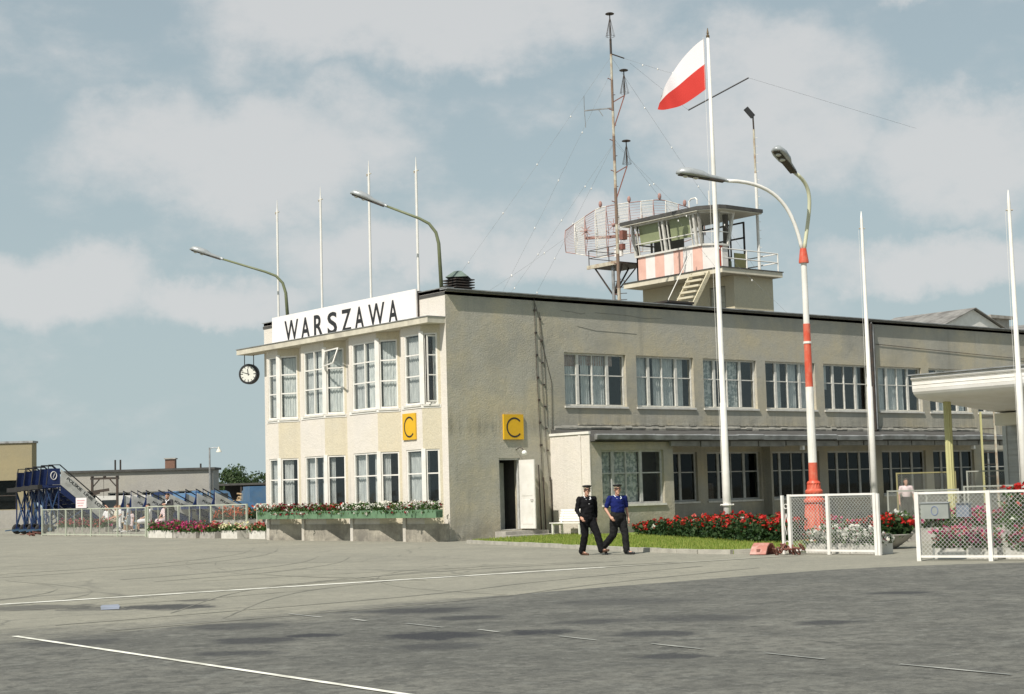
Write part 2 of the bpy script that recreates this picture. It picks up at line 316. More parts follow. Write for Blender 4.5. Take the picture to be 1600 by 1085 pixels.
def smooth_by_angle(o, deg=40):
    me = o.data; me.polygons.foreach_set('use_smooth', [True] * len(me.polygons)); me.set_sharp_from_angle(angle=R(deg)); return o
def obj(name, me, parent=None, loc=(0, 0, 0), rz=0.0):
    o = bpy.data.objects.new(name, me); COL.objects.link(o); o.parent = parent; o.location = loc; o.rotation_euler = (0, 0, rz); return o
def tag(o, label=None, cat=None, group=None, kind=None):
    if label: o['label'] = label
    if cat: o['category'] = cat
    if group: o['group'] = group
    if kind: o['kind'] = kind
    return o
def thing(name, label, cat, loc=(0, 0, 0), rz=0.0, group=None):
    o = bpy.data.objects.new(name, None); COL.objects.link(o); o.location = loc; o.rotation_euler = (0, 0, rz); o.empty_display_size = .2
    return tag(o, label, cat, group)
def copy_tree(o, parent=None):
    c = o.copy(); COL.objects.link(c); c.parent = parent
    for ch in [x for x in bpy.data.objects if x.parent == o]: copy_tree(ch, c)
    return c
def text_mesh(name, txt, w, h, material, depth=.012, bold=.0):
    """flat lettering in the x/z plane facing -y, fitted to w x h, lower left at the origin"""
    cu = bpy.data.curves.new(name, 'FONT'); cu.body = txt; cu.size = 1; cu.offset = bold; cu.extrude = .001; cu.resolution_u = 4
    t = bpy.data.objects.new(name, cu); COL.objects.link(t)
    dg = bpy.context.evaluated_depsgraph_get(); me = bpy.data.meshes.new_from_object(t.evaluated_get(dg)); bpy.data.objects.remove(t)
    xs = [v.co.x for v in me.vertices]; ys = [v.co.y for v in me.vertices]; x0, x1, y0, y1 = min(xs), max(xs), min(ys), max(ys)
    for v in me.vertices:
        x, y, z = v.co; v.co = ((x - x0) / (x1 - x0) * w, -depth if z > 0 else 0.0, (y - y0) / (y1 - y0) * h)
    me.materials.clear(); me.materials.append(material); me.name = name; me.update(); return me
def wall(mb, loc, rz, w_, z0, z1, holes, depth=.3):
    """wall sheet, local x along, y inwards, with openings (x0,x1,z0,z1) and their reveals"""
    k0 = len(mb.v); xs = sorted({0, w_, *[a for h in holes for a in h[:2]]}); zs = sorted({z0, z1, *[a for h in holes for a in h[2:]]})
    for i in range(len(xs) - 1):
        for j in range(len(zs) - 1):
            cx, cz = (xs[i] + xs[i + 1]) / 2, (zs[j] + zs[j + 1]) / 2
            if any(h[0] < cx < h[1] and h[2] < cz < h[3] for h in holes): continue
            mb.quad((xs[i], 0, zs[j]), (xs[i + 1], 0, zs[j]), (xs[i + 1], 0, zs[j + 1]), (xs[i], 0, zs[j + 1]))
    for (a, b, c, d) in holes:
        mb.quad((a, 0, c), (a, 0, d), (a, depth, d), (a, depth, c)); mb.quad((b, 0, d), (b, 0, c), (b, depth, c), (b, depth, d))
        mb.quad((a, 0, d), (b, 0, d), (b, depth, d), (a, depth, d)); mb.quad((a, 0, c), (a, depth, c), (b, depth, c), (b, 0, c))
    mb.xf(Matrix.Translation(loc) @ Matrix.Rotation(rz, 4, 'Z'), k0)
WCACHE = {}
def curtain_mesh(w_, h, m, amp=.025, waves=9, seed=0):
    key = ('c', round(w_, 2), round(h, 2), m.name, waves, seed)
    if key not in WCACHE:
        rr = random.Random(seed + int(w_ * 100)); b = MB(); n = max(6, int(waves * 4)); ph = rr.random() * 6
        g = [[(w_ * i / n, amp * math.sin(waves * 6.28 * i / n + ph + .4 * math.sin(i)) * (1 - .35 * j), h * j) for i in range(n + 1)] for j in (0, .5, 1)]
        for j in range(2):
            for i in range(n): b.quad(g[j][i], g[j][i + 1], g[j + 1][i + 1], g[j + 1][i])
        WCACHE[key] = b.mesh('curtain', m, True)
    return WCACHE[key]
def window(parent, loc, rz, w_, h, vbars, hbars, curtains=(), fm=None, gm=None, inset=.12, sill=True, skip_panes=(), edge=.07, sillw=.06):
    """vbars: list of (x, width) mullions, hbars: list of (z, width) transoms. Local x along, y inwards, z up from the opening's foot"""
    fm = fm or FRAME; gm = gm or GLASS
    key = ('w', round(w_, 3), round(h, 3), tuple(vbars), tuple(hbars), fm.name, inset, edge)
    if key not in WCACHE:
        b = MB(); e = edge; y0, y1 = inset, inset + .07
        b.box(0, e, y0, y1, 0, h); b.box(w_ - e, w_, y0, y1, 0, h); b.box(e, w_ - e, y0 + .002, y1 - .002, h - e, h); b.box(e, w_ - e, y0 + .002, y1 - .002, 0, e)
        for (x, t) in vbars:
            o = .004 if t < .05 else -.006
            b.box(x - t / 2, x + t / 2, y0 + o, y1 - o, e, h - e)
        for (z, t) in hbars:
            xs = [e] + [q for (x, tt) in sorted(vbars) for q in (x - tt / 2, x + tt / 2)] + [w_ - e]
            for i in range(0, len(xs), 2): b.box(xs[i], xs[i + 1], y0 + .012, y1 - .012, z - t / 2, z + t / 2)
        WCACHE[key] = b.mesh('window', fm)
    fr = obj('window', WCACHE[key], parent, loc, rz)
    xs = [edge] + [q for (x, t) in sorted(vbars) for q in (x - t / 2, x + t / 2)] + [w_ - edge]; zs = [edge] + [q for (z, t) in sorted(hbars) for q in (z - t / 2, z + t / 2)] + [h - edge]
    for i in range(0, len(xs), 2):
        for j in range(0, len(zs), 2):
            if (i // 2, j // 2) in skip_panes: continue
            pw, ph = xs[i + 1] - xs[i] + .01, zs[j + 1] - zs[j] + .01; k = ('p', round(pw, 3), round(ph, 3), gm.name)
            if k not in WCACHE: WCACHE[k] = MB().box(0, pw, 0, .005, 0, ph).mesh('pane', gm)
            obj('pane', WCACHE[k], fr, (xs[i] - .005, inset + .035, zs[j] - .005))
    if sill:
        k = ('s', round(w_, 2), sillw)
        if k not in WCACHE: WCACHE[k] = MB().box(-.04, w_ + .04, -sillw, inset + .01, -.075, -.004).mesh('sill', FRAME)
        obj('sill', WCACHE[k], fr)
    for n, (x0, x1, z0, z1, m) in enumerate(curtains):
        c = obj('curtain', curtain_mesh(x1 - x0, z1 - z0, m, waves=max(3, int((x1 - x0) * 9)), seed=n), fr, (x0, inset + .16, z0))
    return fr

# ================================================================== ground
def ground_material():
    m = bpy.data.materials.new('apron_asphalt'); m.use_nodes = True; t = m.node_tree; b = t.nodes['Principled BSDF']; L = t.links.new
    b.inputs['Roughness'].default_value = .92; b.inputs['Specular IOR Level'].default_value = .15
    tc = N(t, 'ShaderNodeTexCoord')
    def sock(n, i, v):
        if isinstance(v, (int, float)): n.inputs[i].default_value = v
        else: L(v, n.inputs[i])
    def ma(op, *a):
        n = N(t, 'ShaderNodeMath', operation=op)
        for i, v in enumerate(a): sock(n, i, v)
        return n.outputs[0]
    def noise(sc, det=6, ro=.6, st=(1, 1, 1), loc=(0, 0, 0), dist=0, rot=0):
        mp = N(t, 'ShaderNodeMapping'); mp.inputs['Scale'].default_value = st; mp.inputs['Location'].default_value = loc; mp.inputs['Rotation'].default_value = (0, 0, rot); L(tc.outputs['Object'], mp.inputs[0])
        n = N(t, 'ShaderNodeTexNoise'); n.inputs['Scale'].default_value = sc; n.inputs['Detail'].default_value = det; n.inputs['Roughness'].default_value = ro; n.inputs['Distortion'].default_value = dist; L(mp.outputs[0], n.inputs['Vector']); return n.outputs['Fac']
    def rng(s_, a, c, lo=0., hi=1.):
        r = N(t, 'ShaderNodeMapRange'); sock(r, 0, s_); sock(r, 1, a); sock(r, 2, c); r.inputs[3].default_value = lo; r.inputs[4].default_value = hi; return r.outputs[0]
    def mix(f, a, c):
        x = N(t, 'ShaderNodeMix', data_type='RGBA'); sock(x, 0, f)
        for i, v in ((6, a), (7, c)):
            if isinstance(v, tuple): x.inputs[i].default_value = (*v, 1)
            else: L(v, x.inputs[i])
        return x.outputs[2]
    sp = N(t, 'ShaderNodeSeparateXYZ'); L(tc.outputs['Object'], sp.inputs[0]); X, Y = sp.outputs[0], sp.outputs[1]
    big = noise(.3, 8, .65, dist=.6); mid = noise(1.1, 8, .72, loc=(7, 1, 0), dist=.5); fine = noise(6.5, 6, .75, loc=(1, 5, 0)); grain = noise(38, 3, .75)
    streak = noise(1.5, 8, .74, loc=(2, 9, 0), dist=.5); streak2 = noise(2.6, 7, .72, loc=(5, 3, 0), dist=.4)
    # pale worn asphalt by the building
    p = mix(rng(big, .36, .64), (.335, .32, .255), (.275, .265, .215)); p = mix(rng(mid, .45, .72, 0, .6), p, (.22, .215, .175)); p = mix(rng(streak, .54, .72, 0, .6), p, (.19, .185, .155)); p = mix(rng(streak2, .56, .74, 0, .45), p, (.37, .355, .285)); p = mix(rng(fine, .48, .66, 0, .6), p, (.19, .185, .15)); p = mix(rng(noise(3.6, 7, .75, loc=(3, 7, 0)), .55, .68, 0, .5), p, (.17, .165, .135))
    # dark tarred apron
    d = mix(rng(big, .36, .62), (.195, .192, .166), (.142, .142, .125)); d = mix(rng(mid, .44, .66, 0, .8), d, (.10, .10, .09)); d = mix(rng(streak, .50, .68, 0, .85), d, (.076, .077, .072)); d = mix(rng(streak2, .54, .70, 0, .7), d, (.235, .24, .215)); d = mix(rng(fine, .46, .70, 0, .85), d, (.064, .064, .058)); d = mix(rng(noise(4.2, 7, .75, loc=(9, 2, 0), dist=.3), .52, .66, 0, .75), d, (.055, .056, .052)); d = mix(rng(noise(8.5, 5, .7, loc=(4, 8, 0)), .58, .7, 0, .6), d, (.27, .27, .24))
    # where the tar ends: a clean joint along the stand, fraying out towards the stand's far side
    ex = ma('MAXIMUM', ma('ADD', X, 10.), 0.); edge = ma('SUBTRACT', -24.4, ma('MULTIPLY', ma('MULTIPLY', ex, ex), .095))
    soft = rng(X, -17.2, -21.5, .05, 1.5); wob = ma('MULTIPLY', ma('SUBTRACT', noise(.75, 7, .7, st=(.5, 1.6, 1), dist=.6), .5), ma('MULTIPLY', soft, 5.2))
    e2 = ma('ADD', edge, wob); dd = ma('DIVIDE', ma('SUBTRACT', e2, Y), soft); msk = rng(dd, -.9, 1.1)
    col = mix(msk, p, d)
    DK = (.028, .030, .036)
    for (x, y, a, bb, ang, k) in ((-21.35, -21.6, 1.75, .62, -58, .85), (-22.3, -20.9, 1.0, .5, -40, .55), (-22.6, -19.7, 1.9, .5, -50, .6), (-20.3, -20.6, .7, .22, -48, .6), (-22.7, -28.1, .75, .25, -50, .9), (-23.4, -28.1, 1.1, .5, -50, .75), (-24.4, -29.2, 1.0, .3, -50, .7),
                                  (-19.6, -25.9, 1.7, .5, -50, .7), (-20.0, -27.6, 1.0, .3, -50, .7), (-21.75, -29.4, 1.5, .42, -46, .9), (-20.9, -30.1, 1.0, .28, -50, .9), (-22.6, -30.45, 1.1, .28, -50, .6), (-20.2, -31.3, 1.0, .3, -50, .75), (-18.4, -30.2, 1.5, .35, -50, .55), (-19.4, -29.5, 1.0, .3, -50, .6), (-18.0, -32.0, .8, .22, -50, .7), (-21.8, -33.2, .7, .2, -50, .75), (-24.9, -26.5, 1.3, .35, -45, .6), (-22.6, -26.0, 1.5, .35, -50, .6), (-16.9, -27.3, 2.2, .5, -50, .4), (-13.5, -29.6, .9, .2, -50, .7)):
        mp = N(t, 'ShaderNodeMapping', vector_type='TEXTURE'); mp.inputs['Location'].default_value = (x, y, 0); mp.inputs['Rotation'].default_value = (0, 0, R(ang)); a *= .55; mp.inputs['Scale'].default_value = (a, max(bb, a * .75), 1); L(tc.outputs['Object'], mp.inputs[0])
        fl = N(t, 'ShaderNodeVectorMath', operation='MULTIPLY'); L(mp.outputs[0], fl.inputs[0]); fl.inputs[1].default_value = (1, 1, 0); ln = N(t, 'ShaderNodeVectorMath', operation='LENGTH'); L(fl.outputs[0], ln.inputs[0])
        r_ = ma('ADD', ln.outputs['Value'], ma('MULTIPLY', ma('SUBTRACT', mid, .5), 2.6)); col = mix(rng(ma('ADD', r_, ma('MULTIPLY', ma('SUBTRACT', fine, .5), 1.6)), .62, 1.02, k, 0), col, DK)
    vo = N(t, 'ShaderNodeTexVoronoi', feature='DISTANCE_TO_EDGE'); vo.inputs['Scale'].default_value = .17; nz = N(t, 'ShaderNodeTexNoise'); nz.inputs['Scale'].default_value = .5; nz.inputs['Detail'].default_value = 6; L(tc.outputs['Object'], nz.inputs['Vector'])
    ad = N(t, 'ShaderNodeVectorMath', operation='MULTIPLY_ADD'); L(nz.outputs['Color'], ad.inputs[0]); ad.inputs[1].default_value = (1.6, 1.6, 0); L(tc.outputs['Object'], ad.inputs[2]); L(ad.outputs[0], vo.inputs['Vector'])
    col = mix(ma('MULTIPLY', rng(vo.outputs['Distance'], 0., .010, .6, 0), rng(noise(.13, 4, .5, loc=(3, 3, 0)), .45, .58)), col, (.10, .10, .09))
    col = mix(rng(grain, .42, .74, 0, .55), col, (.085, .085, .08)); col = mix(rng(noise(55, 2, .7, loc=(3, 1, 0)), .6, .8, 0, .4), col, (.42, .41, .36))
    L(col, b.inputs['Base Color'])
    bp = N(t, 'ShaderNodeBump'); bp.inputs['Strength'].default_value = .5; bp.inputs['Distance'].default_value = .012; L(noise(26, 5, .75), bp.inputs['Height']); L(bp.outputs[0], b.inputs['Normal'])
    return m
tag(MB().quad((-1500, -1500, 0), (1500, -1500, 0), (1500, 1500, 0), (-1500, 1500, 0)).build('ground', ground_material()), kind='structure')
LINE = mat('worn_line_paint', (.82, .81, .72), (.62, .61, .53), 2.6, .85, c3=(.46, .45, .38), s3=2.2, thr=(.45, .75))
LINEF = mat('faded_line_paint', (.42, .42, .38), (.27, .275, .25), 3.0, .85, c3=(.20, .205, .19), s3=1.2, thr=(.4, .6))
def road_line(p, q, wd, m, z=.008):
    p, q = Vector(p), Vector(q); d = (q - p).normalized(); s = Vector((-d.y, d.x)) * wd / 2; b = MB(); k = max(4, int((q - p).length / .35)); pr = None
    for i in range(k + 1):
        c = p.lerp(q, i / k); j = RND.uniform(.82, 1.06); a = (c.x + s.x * j, c.y + s.y * j, z); e = (c.x - s.x * j, c.y - s.y * j, z)
        if pr: b.quad(pr[0], pr[1], e, a)
        pr = (a, e)
    return tag(b.build('painted_line', m), kind='structure')
road_line((-22.9, -18.35), (-10.2, -19.32), .22, LINE); road_line((-10.2, -19.32), (-4.6, -19.75), .2, mat('ghost_line_paint', (.40, .39, .32), (.31, .30, .245), 2.0, .9))
road_line((-25.05, -24.9), (-25.3, -43.0), .085, LINE)
for y0, y1 in ((-24.8, -25.8), (-26.4, -26.9), (-27.7, -28.6), (-29.2, -29.7), (-30.7, -31.4), (-32.2, -33.0), (-33.8, -34.6), (-35.4, -36.6)): road_line((-21.05, y0), (-21.13, y1), .055, LINEF)
road_line((-21.7, -20.3), (-22.2, -21.4), .28, mat('blue_grey_patch', (.27, .30, .37), (.20, .215, .24), 3, .8))
MARK = mat('tyre_rubber_mark', (.15, .148, .125), (.25, .24, .195), 1.2, .95, thr=(.38, .62)); rm = random.Random(5)
tracks = [[(-9, -6), (-11.5, -9.2), (-14.5, -11.5), (-18, -12.6)], [(-6, 3), (-9.5, -2), (-14, -5.5), (-19.5, -7)], [(-12, -4), (-14.5, -9), (-15.4, -14), (-15, -18)], [(-19.5, -10), (-20.0, -14), (-21.6, -16.5), (-24, -17.5)], [(-8, -17.5), (-13, -17.0), (-18, -18.6), (-22, -23)], [(-9, -21), (-14, -22), (-18, -23.2), (-24, -23.6)]]
for i in range(9):
    x, y, a = rm.uniform(-19, -7), rm.uniform(-20, 6), rm.uniform(2.2, 3.6); l = rm.uniform(2.5, 5); c_ = rm.uniform(-.25, .25)
    tracks.append([(x + l * k * math.cos(a + c_ * k), y + l * k * math.sin(a + c_ * k)) for k in range(4)])
for ti, pts in enumerate(tracks):
    for off in ((0, 1.6) if ti < 6 else (0,)):
        b = MB(); P = [Vector((x, y - off, 0)) for x, y in pts]; pr = None; hw = .06 if ti < 6 else .03
        for i in range(40):
            t = i / 39 * (len(P) - 1); k = min(int(t), len(P) - 2); u = t - k
            p0, p1, p2, p3 = P[max(k - 1, 0)], P[k], P[k + 1], P[min(k + 2, len(P) - 1)]
            c = .5 * (2 * p1 + (p2 - p0) * u + (2 * p0 - 5 * p1 + 4 * p2 - p3) * u * u + (3 * p1 - p0 - 3 * p2 + p3) * u ** 3); q_ = hw * rm.uniform(.5, 1.1)
            a, e = (c.x, c.y - q_, .004 + ti * .0001), (c.x + .03, c.y + q_, .004 + ti * .0001)
            if pr: b.quad(pr[0], pr[1], e, a)
            pr = (a, e)
        tag(b.build('tyre_mark', MARK), kind='structure')
# lawn with kerb
LAWN = [(-.9, -2.3), (-1.75, -5.6), (-3.1, -10.2), (-4.1, -14.0), (-4.55, -16.6), (-4.45, -17.6), (-3.7, -18.0), (-3.2, -18.6), (.2, -17.9), (2.4, -16.2), (7.4, -5.0), (8.6, -2.2), (4.4, -2.2), (4.5, -.05), (3.9, -.05), (3.9, -1.2), (1.2, -1.6)]
tag(MB().prism([(x, y) for x, y in reversed(LAWN)][::-1], -.05, .085).build('lawn', mat('lawn_soil_green', (.16, .22, .035), (.21, .27, .06), 3, .95, .3, 60)), kind='structure')
kb = MB(); kp = [Vector((x, y, 0)) for x, y in LAWN[:8]]
kroot = None
for i in range(len(kp) - 1):
    seg = kp[i + 1] - kp[i]; k = max(1, round(seg.length / 1.0))
    for j in range(k):
        a = kp[i].lerp(kp[i + 1], j / k) ; c = kp[i].lerp(kp[i + 1], (j + .985) / k); dn = Vector((seg.y, -seg.x, 0)).normalized()
        h = .105 + RND.uniform(-.008, .008)
        kb2 = MB(); kb2.bar(a - dn * -.05 + Vector((0, 0, h / 2 - .02)), c - dn * -.05 + Vector((0, 0, h / 2 - .02)), .14, h + .04)
        if kroot is None: kroot = tag(kb2.build('kerb', KERB), kind='structure')
        else: kb2.build('kerb_stone', KERB, kroot)
def inside(poly, x, y):
    c = False; j = len(poly) - 1
    for i in range(len(poly)):
        if (poly[i][1] > y) != (poly[j][1] > y) and x < (poly[j][0] - poly[i][0]) * (y - poly[i][1]) / (poly[j][1] - poly[i][1]) + poly[i][0]: c = not c
        j = i
    return c
gb = MB(); k = 0
while k < 26000:
    y = RND.uniform(-18.6, -1.2); x = RND.uniform(-4.6, 4.3)
    if not inside(LAWN, x, y) or x > 5.6 + .0 * y: continue
    if x > 4.0 and y < -4.5: continue
    k += 1; a = RND.random() * 6.28; h = RND.uniform(.04, .10); wd = .012; dx, dy = math.cos(a) * wd, math.sin(a) * wd; lx, ly = RND.uniform(-.03, .03), RND.uniform(-.03, .03)
    gb.add([(x - dx, y - dy, .08), (x + dx, y + dy, .08), (x + lx, y + ly, .08 + h)], [(0, 1, 2)])
tag(gb.build('grass', GRASS), 'short sunlit green grass of the lawn in front of the building', 'grass', kind='stuff')

# ================================================================== terminal building
T = thing('terminal_building', 'two-storey stained rough-cast terminal building with glazed pale end facade', 'building')
# --- long facade
UP0, PITCH, WW = 5.40, 3.635, 3.09
ups = [UP0 + PITCH * i for i in range(9)]
ZS, ZH = 4.765, 6.75
mb = MB()
holes = [(x, x + WW, ZS, ZH) for x in ups] + [(2.2, 3.17, .30, 2.86)]
low = [ups[1] + .02 + PITCH * i for i in range(8)]
lowz = (1.09, 3.02)
holes += [(x, x + WW, *lowz) for x in low]
wall(mb, (0, 0, 0), 0, 40.0, 0, 8.72, holes, .34)
mb.build('wall', STUCCO, T)
pats = [[(.05, .74, .05, 1.5, CURT), (1.0, 1.42, .05, 1.9, CURT), (1.5, 2.2, .05, 1.9, CURT), (.05, .74, 1.5, 1.95, CURTR), (.85, 2.6, 1.55, 1.95, CURTR)],
        [(.05, .7, .05, 1.95, CURT), (1.12, 2.2, .05, 1.95, CURT), (2.3, 2.75, .05, 1.95, CURT)],
        [(.05, .7, .05, 1.95, CURTB), (1.3, 2.2, .05, 1.95, CURTB)],
        [(.8, 1.2, .05, 1.95, CURT), (1.6, 2.15, .05, 1.95, CURT), (2.3, 2.9, .05, 1.95, CURT)],
        [(.05, .5, .9, 1.95, CURT), (2.3, 2.55, .05, 1.95, CURT)],
        [(.05, .7, .05, 1.95, CURT), (.8, 2.1, .05, 1.95, CURT)],
        [(.75, 1.4, .05, 1.95, CURT), (2.3, 2.9, .05, 1.95, CURT)], [(.75, 2.0, .05, 1.95, CURT)], [(.75, 1.4, .05, 1.95, CURT)]]
for i, x in enumerate(ups):
    window(T, (x, 0, ZS), 0, WW, ZH - ZS, [(.73, .13), (1.46, .05), (2.22, .13)], [(1.17, .04)], pats[i])
for i, x in enumerate(low):
    window(T, (x, 0, lowz[0]), 0, WW, lowz[1] - lowz[0], [(.73, .12), (1.46, .05), (2.22, .12)], [(1.14, .04)], [(.1, .6, .05, .7, CURTR)] if i == 1 else [], FRAMED, GLASS_DIM)
# --- door with open leaf
door = MB().box(3.10, 3.145, -.86, -.02, .34, 2.78).build('door', WHITE, T)
MB().box(3.09, 3.1, -.74, -.16, .5, 1.35).build('panel', WHITE, door); MB().box(3.09, 3.1, -.74, -.16, 1.5, 2.6).build('panel', WHITE, door)
MB().tube([(3.1, -.78, 1.35), (3.04, -.78, 1.35), (3.04, -.68, 1.35)], .012, 6).build('handle', IRON, door)
dfm = MB().box(2.2, 2.26, .05, .16, .3, 2.86).box(3.11, 3.17, .05, .16, .3, 2.86).box(2.26, 3.11, .052, .158, 2.79, 2.86).box(2.26, 3.11, .05, .34, .3, .325).build('door_frame', FRAMED, T)
MB().box(2.3, 3.0, .75, .8, .3, 2.7).build('inner_door', mat('dim_grey_door', (.42, .43, .40), (.34, .35, .32), 3, .6), T)
MB().box(2.05, 2.2, .34, 1.6, .3, 2.9).box(3.17, 3.3, .34, 1.6, .3, 2.9).build('vestibule_wall', INWALL, T)
MB().box(1.95, 3.9, -.62, -.004, 0, .27).build('step', CONC, T); MB().box(1.7, 4.0, -1.15, -.63, 0, .14).build('step', CONC, T)
# --- roof, edges
MB().box(-.02, 40.1, .0, 12.7, 8.60, 8.71).build('roof_deck', TAR, T)
for i in range(10):
    MB().box(i * 4.01 - (.04 if i == 0 else 0), i * 4.01 + 4.0, -.20, .25, 8.78, 8.815).build('roof_edge', ZINC, T)
MB().box(-.0, 40.1, -.09, .2, 8.72, 8.778).build('eaves_board', mat('grey_eaves_board', (.2, .2, .19), (.15, .15, .14), 3, .8), T)
# --- back and hidden walls, floors
MB().quad((40, 0, 0), (40, 12.65, 0), (40, 12.65, 8.72), (40, 0, 8.72)).quad((0, 12.65, 0), (0, 12.65, 8.72), (40, 12.65, 8.72), (40, 12.65, 0)).build('rear_wall', STUCCO, T)
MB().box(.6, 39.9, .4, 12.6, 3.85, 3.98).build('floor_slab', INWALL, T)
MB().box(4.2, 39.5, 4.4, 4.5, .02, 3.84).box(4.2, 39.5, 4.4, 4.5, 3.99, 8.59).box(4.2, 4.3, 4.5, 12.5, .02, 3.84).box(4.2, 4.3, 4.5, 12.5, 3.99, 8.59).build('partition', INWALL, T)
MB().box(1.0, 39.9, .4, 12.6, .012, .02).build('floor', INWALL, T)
# --- ground floor extension and long lean-to roof
EX0, EX1, EY = 4.62, 8.72, -2.15
mb = MB(); wall(mb, (EX0, EY, 0), 0, EX1 - EX0, 0, 3.34, [(.56, 3.62, 1.10, 3.05)], .2); mb.quad((EX1, EY, 0), (EX1, 0, 0), (EX1, 0, 3.34), (EX1, EY, 3.34)); mb.build('extension_wall', STUCCO, T)
MB().box(EX0 - .01, EX0 + .03, EY - .012, 0, 0, 3.62).build('extension_side', PALE, T)
MB().box(EX0 - .05, EX0 + .04, EY - .03, -.0, 3.63, 3.72).build('side_flashing', WHITE, T)
MB().box(EX0 - .05, EX0 - .012, -1.72, -1.6, .0, 3.6).build('side_pilaster', PALE, T)
window(T, (EX0 + .56, EY, 1.10), 0, 3.06, 1.95, [(.62, .13), (1.26, .05), (2.0, .13)], [(1.12, .045)], [(.05, .6, .05, 1.9, CURTB), (.7, 1.95, .05, 1.9, CURTB)], FRAMED, GLASS)
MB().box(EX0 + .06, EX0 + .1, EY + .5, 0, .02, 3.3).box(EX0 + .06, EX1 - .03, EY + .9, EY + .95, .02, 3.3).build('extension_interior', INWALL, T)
MB().slab_x([(-2.42, 3.36), (-2.42, 3.5), (.0, 3.88), (.0, 3.36)], 4.66, 30.5).build('lean_to_roof', TAR, T)
for i in range(18):
    x0 = 4.62 + i * 1.44; dz = RND.uniform(-.02, .02)
    g_ = MB().slab_x([(-2.56, 3.40 + dz), (-2.60, 3.56 + dz), (-2.50, 3.60 + dz), (-2.425, 3.58 + dz), (-2.425, 3.40 + dz)], x0, x0 + 1.435).build('gutter_length', ZINC, T)
for i in range(14):
    x0 = 8.4 + i * 1.58; MB().box(x0, x0 + 1.5, -2.40, -2.3 , 3.16 + RND.uniform(-.02, .02), 3.355).build('fascia_board', mat('weathered_fascia', (.25, .245, .22), (.16, .155, .14), 3, .9), T)
fl = MB()
for i in range(74):
    x0 = 4.8 + i * .35; z = 3.90 + RND.uniform(-.02, .03); fl.slab_x([(-.05 - RND.uniform(0, .05), z - .03), (-.09, z + .04), (-.012, z + .1 + RND.uniform(0, .05)), (-.012, z - .03)], x0, x0 + .36)
fl.build('wall_flashing', mat('crumbling_flashing', (.20, .195, .17), (.30, .29, .25), 4, .95, .4), T)
fl = MB()
for i in range(60): x0 = 6.0 + i * .41; fl.box(x0, x0 + .43, -.035, -.003, 4.05 + RND.uniform(-.015, .015), 4.09 + RND.uniform(0, .03))
fl.build('render_ledge', STUCCO, T)
for x in (8.65 + 7.05, 27.0): MB().box(x, x + .12, -2.36, -2.2, 3.0, 3.2).build('bracket', WHITE, T)
# piers under the lean-to
MB().box(15.9, 16.02, -.45, -.0, .0, 3.34).build('wall_pier', STUCCO, T)
MB().tube([(16.12, -.2, 3.3), (16.12, -.2, 1.0), (16.12, -.3, .85)], .07, 10).build('downpipe', YELG, T)
MB().tube([(23.05, -.16, 8.6), (23.05, -.14, 8.3), (23.05, -.14, 3.9)], .075, 10).tube([(23.28, -.1, 8.5), (23.28, -.1, 3.9)], .04, 8).build('downpipe', IRON, T)
MB().tube([(23.05, -.16, 8.65), (23.16, -.16, 8.45), (23.16, -.16, 3.95)], .05, 10).build('downpipe', ZINC, T)
# conductor cables down the wall
for pts, r in (([(4.02, -.03, 8.75), (4.05, -.03, 6.0), (4.18, -.03, 2.0)], .011), ([(4.06, -.025, 8.5), (4.25, -.025, 7.9), (4.3, -.025, 5.5), (4.42, -.025, 3.0), (4.52, -.025, 2.0)], .008), ([(4.3, -.02, 7.2), (4.75, -.02, 5.6), (4.72, -.02, 3.9)], .008), ([(4.25, -.02, 8.2), (4.42, -.02, 6.8), (4.5, -.02, 4.0)], .008)):
    MB().tube(pts, r, 6).build('conductor_cable', IRON, T)
for x0 in (4.19, 4.53, 3.98): MB().tube([(x0, -.06, 2.15 if x0 > 4 else 2.6), (x0 + .06, -.06, 0)], .024, 8).build('cable_conduit', IRON, T)
for i in range(7):
    MB().box(4.0 + .02 * i, 4.08 + .02 * i, -.06, 0, 8.2 - i * .82, 8.27 - i * .82).build('cable_clip', IRON, T)
    MB().box(4.25 + .03 * i, 4.32 + .03 * i, -.05, 0, 7.9 - i * .8, 7.95 - i * .8).build('cable_clip', IRON, T)
MB().tube([(23.5, -.03, 7.72), (31, -.03, 7.5), (39, -.03, 7.3)], .012, 5).build('conductor_cable', IRON, T)
for pts in ([(5.3, -.006, 8.3), (5.9, -.006, 8.27), (6.3, -.006, 8.22), (6.5, -.006, 8.26)], [(6.1, -.006, 7.75), (7.0, -.006, 7.62), (8.2, -.006, 7.6), (9.1, -.006, 7.58)], [(7, -.006, 8.3), (8.6, -.006, 8.28), (9.6, -.006, 8.2), (10.5, -.006, 8.24)]):
    MB().tube(pts, .006, 4).build('wall_crack', mat('crack_grey', (.2, .19, .165), (.26, .25, .22), 5, .95), T)  # hairline cracks as thin tubes, greyer than the render

# --- glazed end facade: bays step out to x=-BP, then slant back to x=0
BP = .5
bays = [(11.60, 10.72, 9.88, 1), (8.93, 7.25, 6.45, 2), (5.47, 3.62, 2.85, 2), (2.05, .82, .36, 1)]      # y of start, ridge, foot of the slant; panes across
pil = [(12.65, 11.60), (9.88, 8.93), (6.45, 5.47), (2.85, 2.05), (.36, 0.0)]
ZT = 7.58
UPZ, UPH = 4.80, 7.30; LOZ, LOH = 1.30, 3.22
pm = MB()
for a, c in pil: pm.quad((0, a, 0), (0, c, 0), (0, c, ZT), (0, a, ZT))
pm.quad((0, 0, 0), (0, 0, .01), (.001, .0, .01), (.001, 0, 0))
pm.build('pilaster_wall', PALE, T)
par = MB().quad((0, 12.65, ZT), (0, 0, ZT), (0, 0, 8.83), (0, 12.65, 8.83)).box(-.0, .3, -.0, 12.65, 8.72, 8.826); par.build('parapet', PALE, T)
